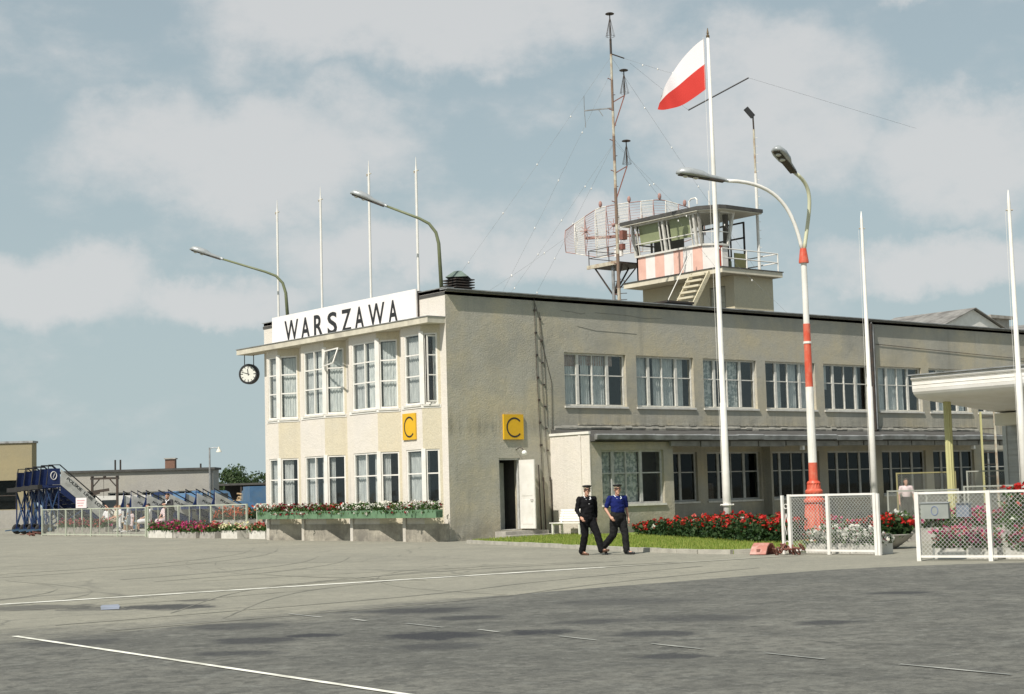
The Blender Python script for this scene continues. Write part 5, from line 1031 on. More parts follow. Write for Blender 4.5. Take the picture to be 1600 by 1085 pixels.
def person(label, loc, rz, pose, fit, group=None, scale=1.0, voxel=.016, girth=1.0, yaw=0.0, twist=0.0):
    J = {k: Vector(v) for k, v in {**STAND, **pose}.items()}; t = thing('person', label, 'person', loc, rz, group); t.scale = (scale,) * 3; g = girth
    for k in ('ls', 'le', 'lw', 'rs', 're', 'rw'): J[k] = Matrix.Rotation(R(twist), 3, 'Z') @ Vector((J[k].x * (1 + .35 * (g - 1)), J[k].y, J[k].z))
    # ---- body: one fused surface
    b = MB(); hd = J['head']; hm = Matrix.Translation(hd) @ Matrix.Rotation(yaw, 4, 'Z')
    k0 = len(b.v); b.ball((0, .01, .015), (.077, .097, .112), 14, 10).ball((0, -.035, -.05), (.058, .062, .072), 12, 8).ball((0, -.10, -.01), (.014, .024, .03), 8, 6).ball((0, -.075, -.105), (.03, .026, .022), 8, 6)
    for s in (-1, 1): b.ball((s * .078, .012, -.01), (.014, .026, .034), 8, 6)
    b.ball((0, -.088, -.062), (.026, .014, .012), 8, 5); b.ball((0, -.085, .028), (.05, .018, .014), 8, 5); b.xf(hm, k0)
    b.capsule(J['neck'] - Vector((0, 0, .03)), hd - Vector((0, -.015, .07)), .056, .052)
    b.capsule(J['hip'], J['chest'], .10, .11, 12, 1.3, .85); b.capsule(J['ls'], J['rs'], .055, .055)
    b.capsule(J['chest'], J['neck'], .10, .05, 12, 1.2, .8)
    for s in 'lr':
        b.capsule(J[s + 's'], J[s + 'e'], .048, .038); b.capsule(J[s + 'e'], J[s + 'w'], .040, .027)
        b.capsule(J[s + 'h'], J[s + 'k'], .075, .052); b.capsule(J[s + 'k'], J[s + 'a'], .054, .036); b.capsule(J[s + 'a'], J[s + 't'], .036, .028)
        d = (J[s + 'w'] - J[s + 'e']).normalized(); side = Vector((-1 if s == 'l' else 1, 0, 0)); side = (side - d * side.dot(d)).normalized(); fwd = d.cross(side).normalized()
        if fwd.y > 0: fwd = -fwd
        w0 = J[s + 'w']; b.capsule(w0 + d * .02, w0 + d * .085, .028, .034, 10, 1, 1)
        for i, (ln, o_) in enumerate(((.055, .027), (.065, .009), (.06, -.009), (.045, -.026))):        # four curled fingers
            k_ = w0 + d * .10 + fwd * o_; m_ = k_ + d * ln * .75 + side * .016; e_ = m_ + d * ln * .2 + side * .04; b.capsule(k_ - d * .02, m_, .0105, .0095, 6); b.capsule(m_, e_, .0095, .008, 6)
        th = w0 + d * .035 + fwd * .026; b.capsule(th, th + d * .04 + fwd * .022 + side * .012, .013, .011, 6); b.capsule(th + d * .04 + fwd * .022 + side * .012, th + d * .072 + fwd * .014 + side * .026, .011, .009, 6)
    fused('body', b, SKIN, t, min(voxel, .011) if voxel < .02 else voxel * .75, 2)
    for s in (-1, 1): MB().ball((0, 0, 0), (.012, .006, .007), 6, 5).xf(hm @ Matrix.Translation((s * .032, -.088, .008))).build('eye', BLACK, t)
    # ---- hair
    if fit.get('hair'):
        h = MB(); h.ball((0, .018, .04), (.085, .100, .098), 14, 8); k = []
        h.v = [v for v in h.v]; hb_ = h.build('hair', fit['hair'], t, True); me = hb_.data
        for v in me.vertices:
            v.co.z = max(v.co.z, .03 + .35 * (-v.co.y) if v.co.y < .02 else -.06 + .2 * abs(v.co.x)); v.co = hm @ v.co
    if fit.get('long_hair'): MB().ball((0, .055, -.03), (.085, .06, .12), 10, 8).xf(hm).build('hair', fit['long_hair'], t, True)
    if fit.get('scarf'):
        MB().ball((0, .022, .035), (.092, .11, .108), 14, 8).ball((0, .05, -.05), (.09, .085, .10), 12, 8).xf(hm).build('headscarf', fit['scarf'], t, True)
    if fit.get('cap'):
        c = MB(); c.lathe([(.086, .045), (.088, .075), (.112, .098), (.122, .112), (.118, .124), (.06, .136), (.005, .138)], (0, .012, 0), 22).xf(hm @ Matrix.Rotation(R(-4), 4, 'X')); co = c.build('cap', fit['cap'], t, True)
        MB().lathe([(.0905, .047), (.0915, .070)], (0, .012, 0), 22).xf(hm @ Matrix.Rotation(R(-4), 4, 'X')).build('cap_band', mat('cap_braid', (.42, .35, .22), (.34, .28, .18), 9, .6), co)
        v = MB(); n_ = 10
        for i in range(n_):
            a0, a1 = R(200 + 140 * i / n_), R(200 + 140 * (i + 1) / n_); f_ = lambda a, r_, z: (r_ * math.cos(a) * 1.0, .012 + r_ * math.sin(a) * (1.0 if r_ < .1 else 1.12), z)
            v.quad(f_(a0, .085, .048), f_(a1, .085, .048), f_(a1, .124, .030), f_(a0, .124, .030))
        v.xf(hm).build('peak', BLACK, co)
    # ---- upper garment
    top = fit['top']; b = MB(); long_ = fit.get('sleeve', 'long'); ex, ey = 1.28 * g, .92 * g
    b.capsule(J['hip'] + Vector((0, 0, .03 if long_ == 'long' or fit.get('skirt') else .17)), J['chest'] - Vector((0, 0, .05)), .128, .132, 14, ex * .98, ey * 1.05); b.capsule(J['chest'] - Vector((0, 0, .06)), J['chest'] + Vector((0, 0, .08)), .135, .125, 14, ex, ey)
    b.capsule(J['ls'] * .82 + J['rs'] * .18, J['rs'] * .82 + J['ls'] * .18, .074, .074); b.capsule(J['chest'] + Vector((0, 0, .08)), J['neck'] - Vector((0, 0, .03)), .115, .07, 12, 1.15, .85)
    for s in 'lr':
        b.capsule(J[s + 's'], J[s + 'e'] if long_ == 'long' else J[s + 's'].lerp(J[s + 'e'], .72), .072, .06 if long_ == 'long' else .066)
        if long_ == 'long': b.capsule(J[s + 'e'], J[s + 'e'].lerp(J[s + 'w'], .93), .060, .043)
    if fit.get('skirt'):
        for s in 'lr': b.capsule(J[s + 'h'], J[s + 'h'].lerp(J[s + 'k'], .95), .13, .12)
        b.capsule(J['lk'].lerp(J['lh'], .15), J['rk'].lerp(J['rh'], .15), .10, .10)
    fused('jacket' if long_ == 'long' else ('dress' if fit.get('skirt') else 'shirt'), b, top, t, voxel, 5)
    if fit.get('collar'):
        c = MB(); nk = J['neck']; cm = fit['collar']
        for s in (-1, 1):
            c.add([nk + Vector((s * .075, .06, .03)), nk + Vector((s * .085, -.03, .035)), nk + Vector((s * .02, -.118 * g, -.075)), nk + Vector((s * .075, -.105 * g, -.055)), nk + Vector((s * .12, -.01, -.02)), nk + Vector((s * .10, .07, -.015))], [(0, 1, 4, 5), (1, 2, 3, 4)])
        dp = fit.get('vee', .16); c.add([nk + Vector((-.035, -.102 * g, -.05)), nk + Vector((.035, -.102 * g, -.05)), nk + Vector((.014, -.128 * g, -.05 - dp)), nk + Vector((-.014, -.128 * g, -.05 - dp))], [(0, 3, 2, 1)])
        c.xf(Matrix.Translation(nk) @ Matrix.Rotation(R(twist), 4, 'Z') @ Matrix.Translation(-nk)); c.build('collar', cm, t)
    # ---- trousers, shoes
    if fit.get('trousers'):
        b = MB(); b.capsule(J['lh'] + Vector((0, 0, .06)), J['rh'] + Vector((0, 0, .06)), .118 * g, .118 * g, 12, 1, .95); b.capsule(J['hip'] - Vector((0, 0, .02)), J['hip'] + Vector((0, 0, .09)), .124, .124, 12, 1.3 * g, 1.0 * g)
        for s in 'lr':
            b.capsule(J[s + 'h'], J[s + 'k'], .112 * g, .092); b.capsule(J[s + 'k'], J[s + 'a'] + (J[s + 'k'] - J[s + 'a']) * .03, .094, .088)
        fused('trousers', b, fit['trousers'], t, voxel, 4)
    for s in 'lr':
        c = MB(); a, e = J[s + 'a'], J[s + 't']; c.capsule(a + Vector((0, .03, -.035)), e + (e - a).normalized() * .05, .042, .034, 10); c.capsule(a + Vector((0, .02, -.02)), a.lerp(e, .4), .048, .042, 10)
        c.build('shoe', fit.get('shoes', BLACK), t, True)
    return t
SUIT = mat('black_uniform_cloth', (.010, .010, .011), (.015, .015, .016), 14, .95, .35, 40, spec=.08); SUIT2 = mat('charcoal_trouser_cloth', (.015, .015, .016), (.024, .024, .024), 14, .95, .35, 40, spec=.08)
NAVY = mat('royal_blue_knit', (.014, .022, .125), (.011, .017, .095), 16, .9, .5, 30, spec=.1); SHIRTW = mat('white_cotton', (.74, .74, .74), (.66, .66, .67), 10, .9, .2, 50); SHIRTP = mat('pale_pink_cotton', (.70, .58, .58), (.62, .5, .5), 10, .9)
CREAMC = mat('cream_cotton', (.70, .66, .52), (.6, .57, .44), 10, .9); BEIGEC = mat('beige_cloth', (.42, .36, .26), (.36, .3, .22), 10, .9); BROWNSH = mat('brown_shoe', (.10, .05, .03), (.07, .035, .02), 10, .5); GREYD = mat('dark_grey_suiting', (.03, .03, .034), (.045, .044, .046), 14, .9)
PALEB = mat('pale_blue_cotton', (.55, .6, .68), (.48, .53, .6), 10, .9)
person('man in a black uniform jacket and peaked cap striding past the white bench', (-6.0, -14.05, 0), R(2), dict(hip=(0, 0, .93), lh=(.10, -.01, .91), lk=(.12, -.22, .52), la=(.12, -.36, .12), lt=(.14, -.52, .12), rh=(-.10, .01, .91), rk=(-.11, .0, .49), ra=(-.11, .12, .085), rt=(-.13, -.07, .035),
    ls=(.2, .03, 1.42), le=(.27, .16, 1.18), lw=(.27, .14, .94), rs=(-.2, -.01, 1.42), re=(-.27, -.02, 1.14), rw=(-.24, -.19, .97)), dict(top=SUIT, trousers=SUIT, cap=BLACK, collar=SHIRTW, hair=HAIRD, shoes=BROWNSH, vee=.13), scale=.995, girth=1.2, yaw=R(-38), voxel=.014, twist=-22)
person('man in a blue short-sleeved shirt with white collar and peaked cap walking beside the bed', (-5.62, -14.78, 0), R(2), dict(hip=(0, 0, .93), lh=(.10, -.01, .91), lk=(.11, -.13, .5), la=(.11, -.16, .09), lt=(.13, -.34, .05), rh=(-.10, .01, .91), rk=(-.13, .06, .50), ra=(-.15, .38, .22), rt=(-.17, .29, .06),
    ls=(.2, .02, 1.42), le=(.27, .10, 1.15), lw=(.28, .04, .92), rs=(-.2, 0, 1.42), re=(-.29, .04, 1.15), rw=(-.25, -.13, .97)), dict(top=NAVY, sleeve='short', trousers=SUIT2, cap=BLACK, collar=mat('white_collar', (.62, .70, .72), (.55, .62, .64), 10, .8), hair=HAIRD, shoes=BLACK, vee=.2), scale=.995, girth=1.22, yaw=R(-34), voxel=.014, twist=-20)
person('man in a white shirt standing in the shade behind the grey fence', (14.9, -7.9, .0), R(-40), {}, dict(top=SHIRTP, sleeve='short', trousers=SUIT2, hair=HAIRD), voxel=.02)
# visitors behind the left fence
tag(MB().box(1.25, 8.5, 13.2, 38.5, -.05, .2).build('terrace', KERB), kind='structure')
G3 = 'visitors sitting and standing behind the wire fence'
SIT = dict(hip=(0, .05, .55), chest=(0, .07, .88), neck=(0, .04, 1.07), head=(0, .0, 1.23), lh=(.09, 0, .52), lk=(.11, -.42, .50), la=(.11, -.46, .09), lt=(.12, -.62, .035), rh=(-.09, 0, .52), rk=(-.11, -.42, .50), ra=(-.11, -.44, .09), rt=(-.12, -.6, .035), ls=(.18, .06, 1.02), le=(.24, -.03, .77), lw=(.12, -.28, .66), rs=(-.18, .06, 1.02), re=(-.24, -.03, .77), rw=(-.12, -.28, .66))
LEGX = dict(SIT, la=(.02, -.55, .15), lt=(-.02, -.7, .08))
UPH_ = dict(SIT, le=(.28, -.1, 1.15), lw=(.12, -.12, 1.3))
person('dark-haired visitor in a sleeveless white top seated with arm raised behind the fence', (2.35, 33.2, .2), R(-70), UPH_, dict(top=SHIRTW, sleeve='short', trousers=BEIGEC, hair=HAIRD), G3, .98, .022)
person('visitor in a cream short-sleeved shirt seated on the visitors bench', (2.3, 32.0, .2), R(-100), SIT, dict(top=CREAMC, sleeve='short', trousers=BEIGEC, hair=mat('brown_hair', (.12, .07, .04), (.09, .05, .03), 20, .7)), G3, 1.0, .022)
person('fair-haired child in white shorts standing at the fence', (1.85, 30.6, .2), R(-95), dict(lw=(.16, -.2, 1.0), rw=(-.16, -.2, 1.0)), dict(top=SHIRTW, sleeve='short', trousers=SHIRTW, hair=mat('fair_hair', (.35, .24, .12), (.28, .18, .09), 20, .7)), G3, .76, .024)
person('little girl in a pale pink dress close beside the white-dressed girl', (2.15, 29.9, .2), R(-60), {}, dict(top=SHIRTP, sleeve='short', skirt=True, hair=HAIRD), G3, .60, .024)
person('girl in a short white dress standing with one leg forward at the fence', (1.75, 29.35, .2), R(-130), dict(la=(.12, -.2, .09), lt=(.14, -.38, .04), lk=(.11, -.14, .5)), dict(top=PALEB, sleeve='short', skirt=True, hair=HAIRD, shoes=SHIRTW), G3, .80, .024)
person('woman in a white blouse and pale skirt seated at the end of the visitors bench', (2.3, 28.3, .2), R(-110), LEGX, dict(top=SHIRTW, sleeve='short', skirt=True, hair=HAIRD, long_hair=HAIRD), G3, 1.02, .022)
person('woman in a white headscarf and pink blouse seated alone behind the magenta flowers', (2.3, 26.45, .2), R(-70), SIT, dict(top=SHIRTP, sleeve='short', skirt=True, scarf=SHIRTW), G3, 1.04, .022)
person('man in a dark suit leaning with folded hands on the fence rail', (1.45, 24.3, .2), R(-70), dict(hip=(0, .14, .95), chest=(0, .03, 1.26), neck=(0, -.05, 1.45), head=(0, -.10, 1.61), ls=(.2, -.04, 1.40), le=(.34, -.16, 1.19), lw=(.06, -.30, 1.24), rs=(-.2, -.04, 1.40), re=(-.34, -.16, 1.19), rw=(-.06, -.30, 1.25)), dict(top=GREYD, trousers=GREYD, hair=HAIRD, collar=SHIRTW), G3, 1.06, .02, 1.08)
vb = thing('visitors_bench', 'long plain wooden bench under the seated visitors', 'bench', (2.45, 0, .2))
for x in (0, .16): MB().box(x - .07 , x + .07, 25.7, 34.2, .42, .46).build('seat_plank', WOOD, vb)
for y in (25.9, 28.6, 31.3, 34.0): MB().box(-.05, .2, y - .04, y + .04, 0, .418).build('leg', WOOD, vb)
# fences on the left
G4 = 'pale green visitors fences'
FG = mat('pale_green_fence_paint', (.50, .53, .42), (.42, .45, .36), 4, .6)
fence('long pale green wire fence in front of the seated visitors', (1.0, 38.4), (1.0, 25.83), [0, .25, .5, .75, 1.0], 1.42, FG, WIREG, .075, G4, .0022, .11, 2)
fence('pale green wire fence the man in the dark suit leans on', (1.05, 25.7), (1.3, 16.6), [0, .33, .66, 1.0], 1.46, FG, WIREG, .075, G4, .0022, .11, 2)
fence('short pale green wire fence beside the end of the pale facade', (1.2, 15.5), (1.0, 12.8), [0, .5, 1.0], 1.46, FG, WIREG, .075, G4, .0022, .11)
nb_ = thing('notice_board', 'small white notice with faded red lettering fixed on the visitors fence', 'notice', (.95, 33.2, 1.44), -PI2); MB().box(-.65, .65, -.01, .02, 0, .52).build('panel', mat('notice_white', (.8, .74, .74), (.76, .68, .68), 3, .6), nb_); MB().box(-.04, .04, .02, .05, -.6, .5).build('stake', FG, nb_)
NRED = mat('faded_red_print', (.6, .33, .33), (.66, .45, .45), 12, .7)
for i in range(3): MB().box(-.48 + .1 * (i == 2), .48 - .12 * i, -.016, -.011, .36 - i * .13, .41 - i * .13).build('print_line', NRED, nb_)
G5 = 'flower troughs by the visitors fence'
for i, (lab, p, L_, mx, m_) in enumerate((('concrete trough of bright magenta petunias at the corner of the visitors fence', (.45, 22.75), 2.4, [(PMAG, 8)], CONCW), ('concrete trough of magenta petunias in front of the leaning man', (.45, 20.35), 2.2, [(PMAG, 8)], CONC), ('overflowing round clump of pink petunias in a low trough', (.5, 18.3), 1.4, [(PMAG, 5), (PPINK, 4)], CONC), ('whitewashed trough of pale yellow pansies beside the fence opening', (.55, 16.4), 1.4, [(PYEL, 5), (PMAG, 1)], CONCW), ('whitewashed trough of pink blooms against the far facade corner', (.55, 14.0), 1.3, [(PPINK, 5), (PYEL, 2)], CONCW))):
    planter(lab, (*p, 0), PI2, L_, .45, .28 if m_ is CONC else .34, mx, G5, m_, 60 + i, .36 if i < 3 else .26, .9)
for i, (lab, p, L_, fh) in enumerate((('raised concrete bed of orange-red flowers behind the leaning man', (4.6, 23.6), 3.2, .5), ('raised concrete bed of orange-red flowers near the fence opening', (4.8, 19.6), 1.9, .4), ('raised concrete bed of red flowers behind the short fence', (4.8, 17.0), 1.6, .38))):
    planter(lab, (*p, .2), PI2, L_, .7, .5, [(mat('orange_red_petal', (.5, .07, .02), (.55, .12, .03), 8, .7), 6)], 'raised red flower beds behind the visitors fence', CONC, 70 + i, fh, 1.1, LEAFD)
planter('long low trough of pink flowers behind the long visitors fence', (1.7, 34.6, .2), PI2, 6.2, .4, .25, [(PMAG, 4), (PPINK, 4)], G5, CONC, 75, .36, .7)

# ================================================================== passenger stairs
STW = mat('grubby_white_panel', (.56, .56, .52), (.46, .46, .43), 3, .55, c3=(.38, .38, .35), s3=2)
STB = mat('faded_blue_tube', (.04, .085, .19), (.03, .065, .15), 5, .5)
def airstairs(label, loc, rz, hp, run, wd, group, rail=1.05, big=True, text=True, seed=0):
    t = thing('passenger_stairs', label, 'passenger stairs', loc, rz, group); pf = .85 if big else .5; k = int(hp / .22)
    # local: x runs from platform (-pf..0) down to x=run ; y across ; platform at hp
    MB().box(-pf - (.25 if big else 0), .02, -wd / 2 - .04, wd / 2 + .04, hp - .14, hp).build('platform', BLUEP, t)
    if big: MB().box(-pf - .5, -pf - .25, -wd / 2 - .1, wd / 2 + .1, hp - .22, hp + .02).build('bumper', TYRE, t)
    for i in range(k): x = run * (i + .5) / k; z = hp - hp * (i + 1) / (k + .6); MB().box(x - .15, x + .15, -wd / 2 + .02, wd / 2 - .02, z, z + .04).build('step', ZINC, t)
    for s in (-1, 1):
        y = s * wd / 2
        MB().slab_y([(0, hp - .45), (run * .97, .0), (run, .18), (0, hp)], y - .03, y + .03).build('stringer', BLUEP, t)
        y0 = y + s * .034
        pn = MB().slab_y([(.0, hp - .02), (run * .98, .2), (run * .98, .2 + rail * .82), (.0, hp + rail * .86)], min(y0, y0 + s * .03), max(y0, y0 + s * .03)).build('side_panel', STW, t)
        if text and s == -1:
            me = text_mesh('lettering', 'POLSKIE  LINIE  LOTNICZE', math.hypot(run, hp) * .86, .17 if big else .12, INK, .004, .02); ang = math.atan2(hp - .2, run * .98)
            o = obj('lettering', me, pn, (.30, y0 - .032, hp + rail * .30), 0); o.rotation_euler = (0, ang, 0)
        if big:
            ep = MB().box(-pf + .1, -.06, min(y0, y0 + s * .03), max(y0, y0 + s * .03), hp + .02, hp + .92).build('end_panel', BLUEP, t)
            ring = MB(); ring.tube([(-pf / 2 + .17 * math.cos(a * .3927), y0 + s * .035, hp + .52 + .22 * math.sin(a * .3927)) for a in range(17)], .025, 5, False).bar((-pf / 2 - .04, y0 + s * .035, hp + .4), (-pf / 2 + .05, y0 + s * .035, hp + .64), .04, .02); ring.build('emblem', WHITE, ep)
            MB().tube([(-pf + .02, y, hp), (-pf + .16, y, hp + rail + .12), (-.05, y, hp + rail + .12), (run * 1.0, y, rail + .16), (run, y, .3)], .035, 8).build('handrail', BLACK, t)
        else:
            pts = [(-.02, hp - .1), (-.02, hp + rail + .1)] + [(-.02 - pf * (1 - math.cos(a)), hp + rail + .1 - (rail + .2) * math.sin(a)) for a in [R(12 * q) for q in range(1, 8)]]
            MB().slab_y(pts, y - .03, y + .03).build('end_panel', BLUEP, t); MB().tube([(-.05, y, hp + rail + .1), (run, y, rail + .1)], .03, 6).build('handrail', BLACK, t)
    for s in (-1, 1):
        y = s * (wd / 2 - .05)
        for x in ((-pf + .05, -.1) if big else (-.3,)): MB().bar((x, y, .3), (x, y, hp - .13), .06).build('leg', BLUEP, t)
        if big: MB().bar((-pf + .05, y, .4), (-.1, y, hp - .2), .045).build('brace', STB, t); MB().bar((-.1, y, .4), (-pf + .05, y, hp - .2), .045).build('brace', STB, t); MB().bar((-.1, y, .5), (run * .45, y, hp * .5), .045).build('brace', STB, t)
        MB().bar((-pf, y, .34), (run * .9, y, .3), .09).build('chassis_rail', BLUEP, t)
        for x in ((-pf + .15, run * .72) if big else (.1, run * .7)):
            w_ = MB(); w_.lathe([(.1, -.08), (.27, -.09), (.30, -.05), (.30, .05), (.27, .09), (.1, .08)], (0, 0, 0), 16).xf(Matrix.Translation((x, s * (wd / 2 + .12), .30)) @ Matrix.Rotation(PI2, 4, 'X')); tw = w_.build('wheel', TYRE, t, True)
            MB().lathe([(.02, -.095), (.12, -.09), (.12, .09), (.02, .095)], (0, 0, 0), 12).xf(Matrix.Translation((x, s * (wd / 2 + .12), .30)) @ Matrix.Rotation(PI2, 4, 'X')).build('rim', BLUET, tw)
    if big:
        MB().bar((-pf + .05, -wd / 2 + .05, .5), (-pf + .05, wd / 2 - .05, hp - .3), .045).build('brace', STB, t); MB().bar((-pf + .05, wd / 2 - .05, .5), (-pf + .05, -wd / 2 + .05, hp - .3), .045).build('brace', STB, t); MB().bar((-pf, 0, .3), (-pf - .9, 0, .22), .06).build('tow_bar', BLUET, t)
    return t
G6 = 'tall passenger stairs parked in a row'
for i, lab in enumerate(('tall white and blue passenger stairs lettered along the side beside the fence end', 'tall blue-panelled passenger stairs second in the parked row', 'tall passenger stairs third in the parked row with dark end panel', 'tall passenger stairs at the back of the row against the yellow building')):
    airstairs(lab, (3.15 + .15 * i, 41.6 + 1.5 * i, 0), R(-2 + 2 * i), 2.75 - .03 * i, 3.1, 1.15, G6, 1.0, True, i == 0)
G7 = 'low passenger stairs parked behind the visitors'
for i, (p, lab) in enumerate((((5.7, 37.9), 'low white passenger stairs nearest the iron gantry'), ((6.1, 36.9), 'low white passenger stairs second from the iron gantry'), ((6.9, 35.9), 'low white passenger stairs in front of the white van'), ((8.1, 35.0), 'low white passenger stairs behind the man in the dark suit'), ((8.6, 33.9), 'low lettered white passenger stairs beside the raised red bed'))):
    airstairs(lab, (*p, 0), R(-4 + 2 * i), 1.35, 2.6, 1.15, G7, .85, False, True)
# ================================================================== vehicles
def wheel(t, x, y, r_, wd=.24, rim=BLUET):
    w_ = MB().lathe([(r_ * .5, -wd / 2), (r_ * .9, -wd / 2), (r_, -wd / 3), (r_, wd / 3), (r_ * .9, wd / 2), (r_ * .5, wd / 2)], (0, 0, 0), 18).xf(Matrix.Translation((x, y, r_)) @ Matrix.Rotation(PI2, 4, 'X')).build('wheel', TYRE, t, True)
    MB().lathe([(.03, -wd / 2 - .01), (r_ * .48, -wd / 2 + .02), (r_ * .48, wd / 2 - .02), (.03, wd / 2 + .01)], (0, 0, 0), 14).xf(Matrix.Translation((x, y, r_)) @ Matrix.Rotation(PI2, 4, 'X')).build('rim', rim, w_)
GLV = mat('vehicle_glass', (.05, .06, .065), (.04, .05, .055), 3, .1, spec=.6)
def truck(label, loc, rz, paint, body, bodym, group=None, L_=5.6, hood=True):
    t = thing('truck' if body != 'van' else 'van', label, 'truck' if body != 'van' else 'van', loc, rz, group); w_ = 1.0     # front towards +x
    if body == 'van':
        MB().slab_y([(-2.1, .45), (2.1, .45), (2.15, .9), (1.95, 1.15), (1.55, 2.0), (1.35, 2.1), (-2.0, 2.12), (-2.12, 1.95)], -.85, .85).build('body', paint, t)
        MB().add([(1.97, -.7, 1.2), (1.97, .7, 1.2), (1.6, .66, 1.93), (1.6, -.66, 1.93)], [(0, 1, 2, 3)]).build('windscreen', GLV, t)
        for s in (-1, 1):
            for x0, x1 in ((.55, 1.5), (-.6, .4), (-1.8, -.75)): MB().box(x0, x1 - .1, s * .852 - .004, s * .852 + .004, 1.3, 1.85).build('side_window', GLV, t)
            MB().box(.45, 1.62, s * .853 - .003, s * .853 + .003, .62, 1.24).build('door', paint, t)
            for x in (1.3, -1.3): wheel(t, x, s * .78, .34, .2, CHROME)
            MB().ball((2.13, s * .6, .85), (.05, .11, .11), 10, 6).build('headlight', LENS, t)
        MB().box(2.12, 2.2, -.85, .85, .42, .55).build('bumper', CHROME, t); return t
    MB().box(-L_ * .55, 2.3, -.42, .42, .55, .75).build('chassis', BLACK, t)
    MB().slab_y([(.95, .8), (2.35, .85), (2.4, 1.25), (2.3, 1.45), (1.6, 1.58), (.95, 1.6)], -.62, .62).build('hood', paint, t)
    MB().slab_y([(-.45, .75), (1.0, .75), (1.02, 1.55), (.8, 2.15), (.6, 2.25), (-.35, 2.28), (-.45, 2.15)], -.92, .92).build('cab', paint, t)
    MB().add([(1.035, -.78, 1.6), (1.035, .78, 1.6), (.845, .72, 2.1), (.845, -.72, 2.1)], [(0, 1, 2, 3)]).build('windscreen', GLV, t)
    MB().box(2.36, 2.42, -.45, .45, .85, 1.3).build('grille', BLACK, t); MB().box(2.44, 2.55, -1.0, 1.0, .55, .75).build('bumper', BLACK, t)
    for s in (-1, 1):
        MB().box(-.2, .72, s * .924 - .004, s * .924 + .004, 1.58, 2.08).build('side_window', GLV, t); MB().box(-.28, .86, s * .922 - .003, s * .922 + .003, .85, 1.55).build('door', paint, t)
        f_ = MB().slab_y([(1.15, .7), (1.25, 1.0), (1.5, 1.16), (1.9, 1.17), (2.25, 1.0), (2.42, .75), (2.3, .72), (2.1, .95), (1.85, 1.05), (1.55, 1.04), (1.35, .92), (1.25, .68)], min(s * .6, s * .98), max(s * .6, s * .98)).build('fender', paint, t)
        MB().ball((2.38, s * .66, 1.12), (.08, .12, .12), 10, 6).build('headlight', LENS, t)
        wheel(t, 1.8, s * .8, .46); wheel(t, -1.9, s * .82, .46); wheel(t, -1.9, s * .56, .46)
    if body == 'tank':
        b = MB(); n_ = 20; vs = []
        for x, k in ((-3.2, .3), (-3.15, .95), (-3.0, 1), (-.7, 1), (-.58, .95), (-.55, .3)):
            for j in range(n_): a = 6.2832 * j / n_; vs.append((x, 1.02 * k * math.cos(a), 1.5 + .66 * k * math.sin(a)))
        b.add(vs, [(i * n_ + j, i * n_ + (j + 1) % n_, (i + 1) * n_ + (j + 1) % n_, (i + 1) * n_ + j) for i in range(5) for j in range(n_)] + [tuple(range(n_)), tuple(range(5 * n_, 6 * n_))]); b.build('tank', bodym, t, True)
        for x in (-2.5, -1.2): MB().lathe([(.28, 2.1), (.28, 2.24), (.24, 2.28), (.02, 2.3)], (x, 0, 0), 14).build('manhole', bodym, t)
    elif body == 'box':
        MB().box(-3.2, -.55, -1.05, 1.05, .85, 2.5).build('cargo_box', bodym, t)
        for i in range(6): MB().box(-3.15 + i * .5, -3.11 + i * .5, -1.075, -1.052, .9, 2.45).build('body_rib', bodym, t)
    else:
        MB().box(-3.2, -.6, -1.05, 1.05, .85, .95).build('load_bed', WOOD, t)
        for i in range(4):
            for s in (-1, 1): MB().box(-3.2, -.6, s * 1.05 - .02, s * 1.05 + .02, .97 + i * .2, 1.14 + i * .2).build('side_board', bodym, t)
        MB().box(-.64, -.6, -1.03, 1.03, .97, 1.8).build('head_board', bodym, t)
    return t
FR = math.atan2(-.62, .78)
truck('light blue bonneted tanker truck parked in front of the dark timber shed', (15.2, 45.6, 0), FR + .25, BLUET, 'tank', BLUET)
truck('light blue boxy truck half hidden behind the pale facade', (20.4, 49.5, 0), FR + 1.9, BLUET, 'box', BLUET)
truck('dark blue truck parked behind the low passenger stairs', (12.6, 47.2, 0), FR + 3.3, BLUED, 'flat', BLUED)
truck('white van parked between the low passenger stairs', (10.9, 48.6, 0), FR + .3, WHITE, 'van', WHITE)
# ================================================================== gantry, lamp post
ga = thing('iron_gantry', 'dark iron portal frame with a hanging hoist beam behind the fence', 'gantry', (5.55, 40.6, 0), FR)
for x in (-.7, .72): MB().box(x - .06, x + .06, -.06, .06, 0, 3.0).build('upright', IRON, ga)
MB().box(-.8, .82, -.06, .06, 3.0, 3.12).build('crossbeam', IRON, ga)
for s in (-1, 1): MB().bar((s * .66, 0, 2.6), (s * .3, 0, 3.0), .06).build('knee_brace', IRON, ga)
for x in (-.7, 0, .72): MB().ball((x, 0, 3.16), (.1, .1, .07), 8, 5).build('pulley', IRON, ga)
MB().bar((-1.1, 0, 2.25), (.25, 0, 2.42), .1, .16).bar((-1.0, 0, 2.1), (-.3, 0, 2.3), .12, .2).build('hoist_beam', IRON, ga); MB().tube([(-.05, 0, 3.0), (-.05, 0, 1.95)], .012, 5).build('cable', IRON, ga)
yl = thing('yard_lamp', 'thin lamp post with a short arm and bell shade beside the grey shed', 'street lamp', (12.5, 41.2, 0), FR)
MB().tube([(0, 0, 0), (0, 0, 4.8)], [.07, .05], 8).build('post', ZINC, yl); MB().tube([(0, 0, 4.74), (.25, 0, 4.8), (.55, 0, 4.76)], .03, 6).build('arm', ZINC, yl); MB().lathe([(.05, .12), (.07, 0), (.15, -.14), (.17, -.2), (.02, -.2)], (.56, 0, 4.72), 12).build('shade', CREAM, yl)
